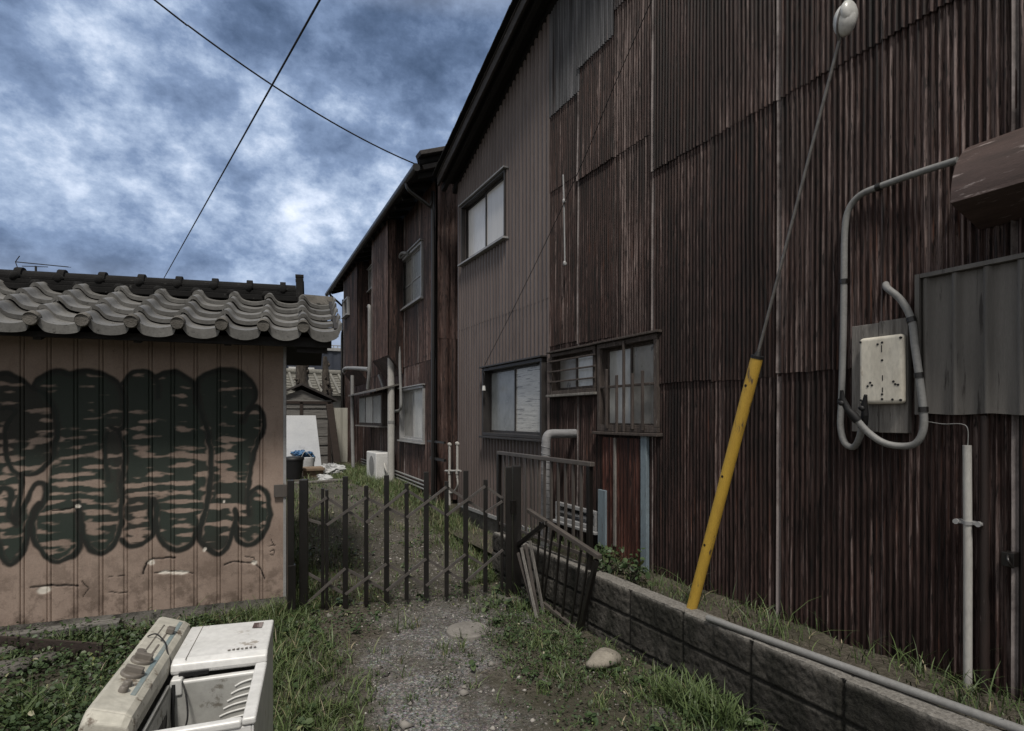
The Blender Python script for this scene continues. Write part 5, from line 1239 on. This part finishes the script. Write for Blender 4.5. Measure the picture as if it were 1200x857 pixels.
def leaves(n, X, Y, Z, size, seed, tone, tilt=.5):
    r = np.random.default_rng(seed); az = r.uniform(0, 2*np.pi, n); tl_ = r.normal(0, tilt, n); rl = r.normal(0, tilt, n)
    d = np.stack([np.cos(az)*np.cos(tl_), np.sin(az)*np.cos(tl_), np.sin(tl_)], -1)
    s_ = np.stack([-np.sin(az)*np.cos(rl), np.cos(az)*np.cos(rl), np.sin(rl)], -1); c = np.stack([X, Y, Z], -1); sz = size[:, None]
    up = np.array([0, 0, 1.])
    V = np.stack([c, c+d*sz*.35+s_*sz*.36+up*sz*.08, c+d*sz*.8+s_*sz*.27+up*sz*.05, c+d*sz-up*sz*.1, c+d*sz*.8-s_*sz*.27+up*sz*.05, c+d*sz*.35-s_*sz*.36+up*sz*.08], 1).reshape(-1, 3)
    b = np.arange(n)[:, None]*6
    return V, np.concatenate([b+np.array([0, 1, 2, 3]), b+np.array([0, 3, 4, 5])]), np.repeat(tone, 6)
def dens_leaf(X, Y):
    p = pathw(X, Y); n = sstep(.4, .62, fbm(X*2.1+9, Y*2.1, 3, 17))
    left = sstep(.6, .0, X)*(.35+.65*n); right = sstep(1.5, 1.85, X)*(.25+.75*n)*(Y < 4.9); back = (Y > 5)*.3*n; gate = np.exp(-((Y-4.45)/.35)**2)*.7*n
    return np.clip((1-p)**1.5*(left+right+back+gate)+.16*sstep(.54, .66, fbm(X*3.4, Y*3.4, 3, 37)), 0, 1)*(~in_block(X, Y))
gb = GB()
X, Y = scatter(60000, -2.5, 2.52, 1.7, 5.3, dens_leaf, 41); n = len(X)
hh = np.abs(rng.normal(0, 1, n))*.028*(1+.9*sstep(.3, -.4, X)); tone = np.clip(rng.normal(.42, .2, n)+.3*(fbm(X*3, Y*3, 2, 56)-.5)+(rng.random(n) < .01)*.5, 0, 1)
V, Fq, T = leaves(n, X, Y, gz(X, Y)+.006+hh, rng.uniform(.010, .026, n)*(1+.4*sstep(.3, -.4, X)), 43, tone); gb.raw(V, Fq, tone=T)
X, Y = scatter(420, -2.2, 2.48, 1.9, 5.2, lambda x, y: np.clip(dens_leaf(x, y)+.5*dens_grass(x, y), 0, 1), 47); X = np.repeat(X, 7)+rng.normal(0, .01, len(X)*7); Y = np.repeat(Y, 7)+rng.normal(0, .01, len(Y)*7); ok_ = ~in_block(X, Y); X, Y = X[ok_], Y[ok_]; n = len(X)
V, Fq, T = leaves(n, X, Y, gz(X, Y)+.03+.02*rng.random(n), rng.uniform(.03, .065, n), 48, np.clip(rng.normal(.5, .2, n), 0, .95), .35); gb.raw(V, Fq, tone=T)
X, Y = scatter(16000, .2, 3., 5.2, 12., dens_leaf, 42); n = len(X)
V, Fq, T = leaves(n, X, Y, gz(X, Y)+.01+.03*rng.random(n), rng.uniform(.02, .05, n), 44, np.clip(rng.normal(.55, .2, n), 0, 1)); gb.raw(V, Fq, tone=T)
X, Y = scatter(900, .3, 2.4, 4.6, 8.5, lambda x, y: (.3+.7*(x < 1.4))*(~in_block(x, y)), 45); n = len(X)
V, Fq, T = leaves(n, X, Y, gz(X, Y)+.008, rng.uniform(.015, .04, n), 46, rng.uniform(.8, 1., n), .25); gb.raw(V, Fq, tone=T)
tag(gb.build('ground_cover', 'leaf', None, False), 'dark low clover and broad leaved weeds around the washing machine and path', 'ground cover', kind='stuff')
# leafy shrub behind the wall by the boarded door
def shrub(px, py, rad, n, label, seed, base):
    c = onX(px, py, 2.72); root = empty('shrub', (c.x, c.y, base), label, 'shrub', 'small shrubs on the soil bed')
    r = np.random.default_rng(seed); u = r.normal(0, .45, (n, 3)); X = c.x+u[:, 0]*rad; Y = c.y+u[:, 1]*rad*1.2; Z = np.maximum(c.z+u[:, 2]*rad, base+.02)
    X = np.minimum(X, 3.0)
    V, Fq, T = leaves(n, X, Y, Z, r.uniform(.03, .06, n), seed, np.clip(r.normal(.5, .22, n), 0, 1), .6)
    g_ = GB(); g_.raw(V, Fq, tone=T); g_.build('foliage', 'leaf', root, False)
    mb = MB()
    for k in range(7): i = r.integers(n); mb.tube([(c.x, c.y, base), ((c.x+X[i])/2, (c.y+Y[i])/2, base+(Z[i]-base)*.6), (X[i], Y[i], Z[i])], .004, 5, 3)
    mb.build('stem', 'bark', root)
shrub(714, 654, .14, 110, 'leafy green shrub growing against the short blue board', 61, .42)
shrub(745, 668, .1, 60, 'low thin shrub on the soil below the boarded door', 62, .42)
# pebbles
def pebbles(n, X, Y, Z, s_, seed, tone):
    r = np.random.default_rng(seed); base = np.array([(1, 0, 0), (0, 1, 0), (-1, 0, 0), (0, -1, 0), (.1, .1, .75), (.0, -.1, -.6)]); az = r.uniform(0, 6.3, n)
    b = base[None]*(1+r.uniform(-.35, .35, (n, 6, 3))); ax = 1+r.uniform(-.3, .5, n)
    x = b[..., 0]*ax[:, None]; y = b[..., 1]; c, s2 = np.cos(az)[:, None], np.sin(az)[:, None]
    V = np.stack([X[:, None]+(x*c-y*s2)*s_[:, None], Y[:, None]+(x*s2+y*c)*s_[:, None], Z[:, None]+b[..., 2]*s_[:, None]*.8], -1).reshape(-1, 3)
    f = np.array([(0, 1, 4), (1, 2, 4), (2, 3, 4), (3, 0, 4), (1, 0, 5), (2, 1, 5), (3, 2, 5), (0, 3, 5)])
    return V, (np.arange(n)[:, None, None]*6+f[None]).reshape(-1, 3), np.repeat(tone, 6)
def dens_peb(X, Y):
    return (np.clip(pathw(X, Y)*1.1, 0, 1)*.9+.8*np.exp(-((X-2.2)/.18)**2-((Y-2.75)/.4)**2)+.06)*(~in_block(X, Y))
gb = GB(); X, Y = scatter(26000, -.6, 2.52, 1.9, 7.5, dens_peb, 51); n = len(X)
sz = np.clip(rng.lognormal(-5.35, .5, n), .0022, .028)
V, Fq, T = pebbles(n, X, Y, gz(X, Y)+sz*.1, sz, 52, np.clip(rng.beta(2.2, 3.2, n)*1.0+(rng.random(n) < .012)*.6, 0, 1)); gb.raw(V, Fq, tone=T)
X, Y = scatter(420, -.3, 2.5, 2., 6.5, lambda x, y: (.25+.75*pathw(x, y))*(~in_block(x, y)), 57); n = len(X); sz = np.clip(rng.lognormal(-4.1, .4, n), .01, .034)
V, Fq, T = pebbles(n, X, Y, gz(X, Y)+sz*.12, sz, 58, np.clip(rng.beta(2.2, 2.6, n), 0, .95)); gb.raw(V, Fq, tone=T)
tag(gb.build('gravel', 'pebble', None, False), 'loose grey gravel scattered over the path', 'gravel', kind='stuff')

# ------------------------------------------------------------------ sky and light
SUN_AZ, SUN_EL = Vector((-.36, -.80, 0)).normalized(), R(60)
sd = Vector((SUN_AZ.x*math.cos(SUN_EL), SUN_AZ.y*math.cos(SUN_EL), math.sin(SUN_EL)))
L = bpy.data.lights.new('sun', 'SUN'); L.energy = 1.5; L.angle = R(10); L.color = (1., .94, .86)
lo_ = bpy.data.objects.new('sun', L); COL.objects.link(lo_); lo_.rotation_euler = (-sd).to_track_quat('-Z', 'Y').to_euler(); lo_.location = sd*40
wd = bpy.data.worlds.new('World'); S.world = wd; wd.use_nodes = True
class WN(NT):
    def __init__(s): s.t = wd.node_tree
t = WN(); nt = wd.node_tree
sky = t.n('ShaderNodeTexSky', _sky_type='NISHITA', _sun_disc=False, _sun_elevation=SUN_EL, _sun_rotation=math.atan2(sd.x, sd.y))
dirv = t.n('ShaderNodeTexCoord').outputs['Generated']
sep = t.n('ShaderNodeSeparateXYZ', i0=dirv)
zz = t.math('ADD', t.math('MAXIMUM', sep.outputs[2], 0.), .42)
uv = t.n('ShaderNodeCombineXYZ', X=t.math('DIVIDE', sep.outputs[0], zz), Y=t.math('DIVIDE', sep.outputs[1], zz), Z=3.7).outputs[0]
dv = t.map(dirv, (1, 1, 1.45))
n1 = t.noise(t.map(dv, (1, 1, 1), (1.2, 2.6, 0)), 2.6, 3, .5, .0); n2 = t.noise(t.map(dv, (1, 1, 1), (4, 2, 0)), 5.0, 13, .58, .0); n3 = t.noise(t.map(dv, (1, 1, 1), (1, 7, 0)), 15., 9, .66, .0)
f = t.math('ADD', t.math('MULTIPLY', n1, .38), t.math('ADD', t.math('MULTIPLY', n2, .46), t.math('MULTIPLY', n3, .24)))
cl = t.ramp(f, [(.41, (.045, .074, .135)), (.485, (.10, .148, .25)), (.555, (.20, .275, .425)), (.60, (.36, .45, .61)), (.65, (.63, .71, .85)), (.72, (.93, .96, 1.02))])
hz = t.ramp(sep.outputs[2], [(0., 1.), (.1, .75), (.24, .0)])
cl = t.mix(t.math('MULTIPLY', hz, .55), cl, (.62, .68, .80))
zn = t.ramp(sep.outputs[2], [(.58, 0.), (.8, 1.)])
cl = t.mix(t.math('MULTIPLY', zn, .85), cl, (.74, .73, .70))  # unseen zenith whitened to keep the ambient light neutral
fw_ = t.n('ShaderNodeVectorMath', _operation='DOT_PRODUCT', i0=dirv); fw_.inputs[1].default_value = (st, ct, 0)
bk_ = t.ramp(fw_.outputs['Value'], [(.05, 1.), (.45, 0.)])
cl = t.mix(t.math('MULTIPLY', bk_, .8), cl, (.47, .455, .43))  # unseen sky behind the camera greyed, added to warm the ambient light
cl10 = t.n('ShaderNodeVectorMath', _operation='SCALE', i0=cl); cl10.inputs['Scale'].default_value = 10.
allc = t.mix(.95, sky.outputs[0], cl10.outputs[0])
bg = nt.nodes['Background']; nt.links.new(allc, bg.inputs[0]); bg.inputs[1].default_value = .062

# ------------------------------------------------------------------ camera
cd = bpy.data.cameras.new('camera'); cam = bpy.data.objects.new('camera', cd); COL.objects.link(cam)
cd.sensor_width = 36; cd.lens = 36*F/1200; cd.shift_y = (HY-428.5)/1200; cd.clip_start = .05; cd.clip_end = 2000
cam.location = (0, 0, CAMZ); cam.rotation_euler = (R(90), 0, -TH); S.camera = cam
S.view_settings.view_transform = 'Standard'; S.view_settings.look = 'None'; S.view_settings.exposure = .98; S.view_settings.gamma = 1
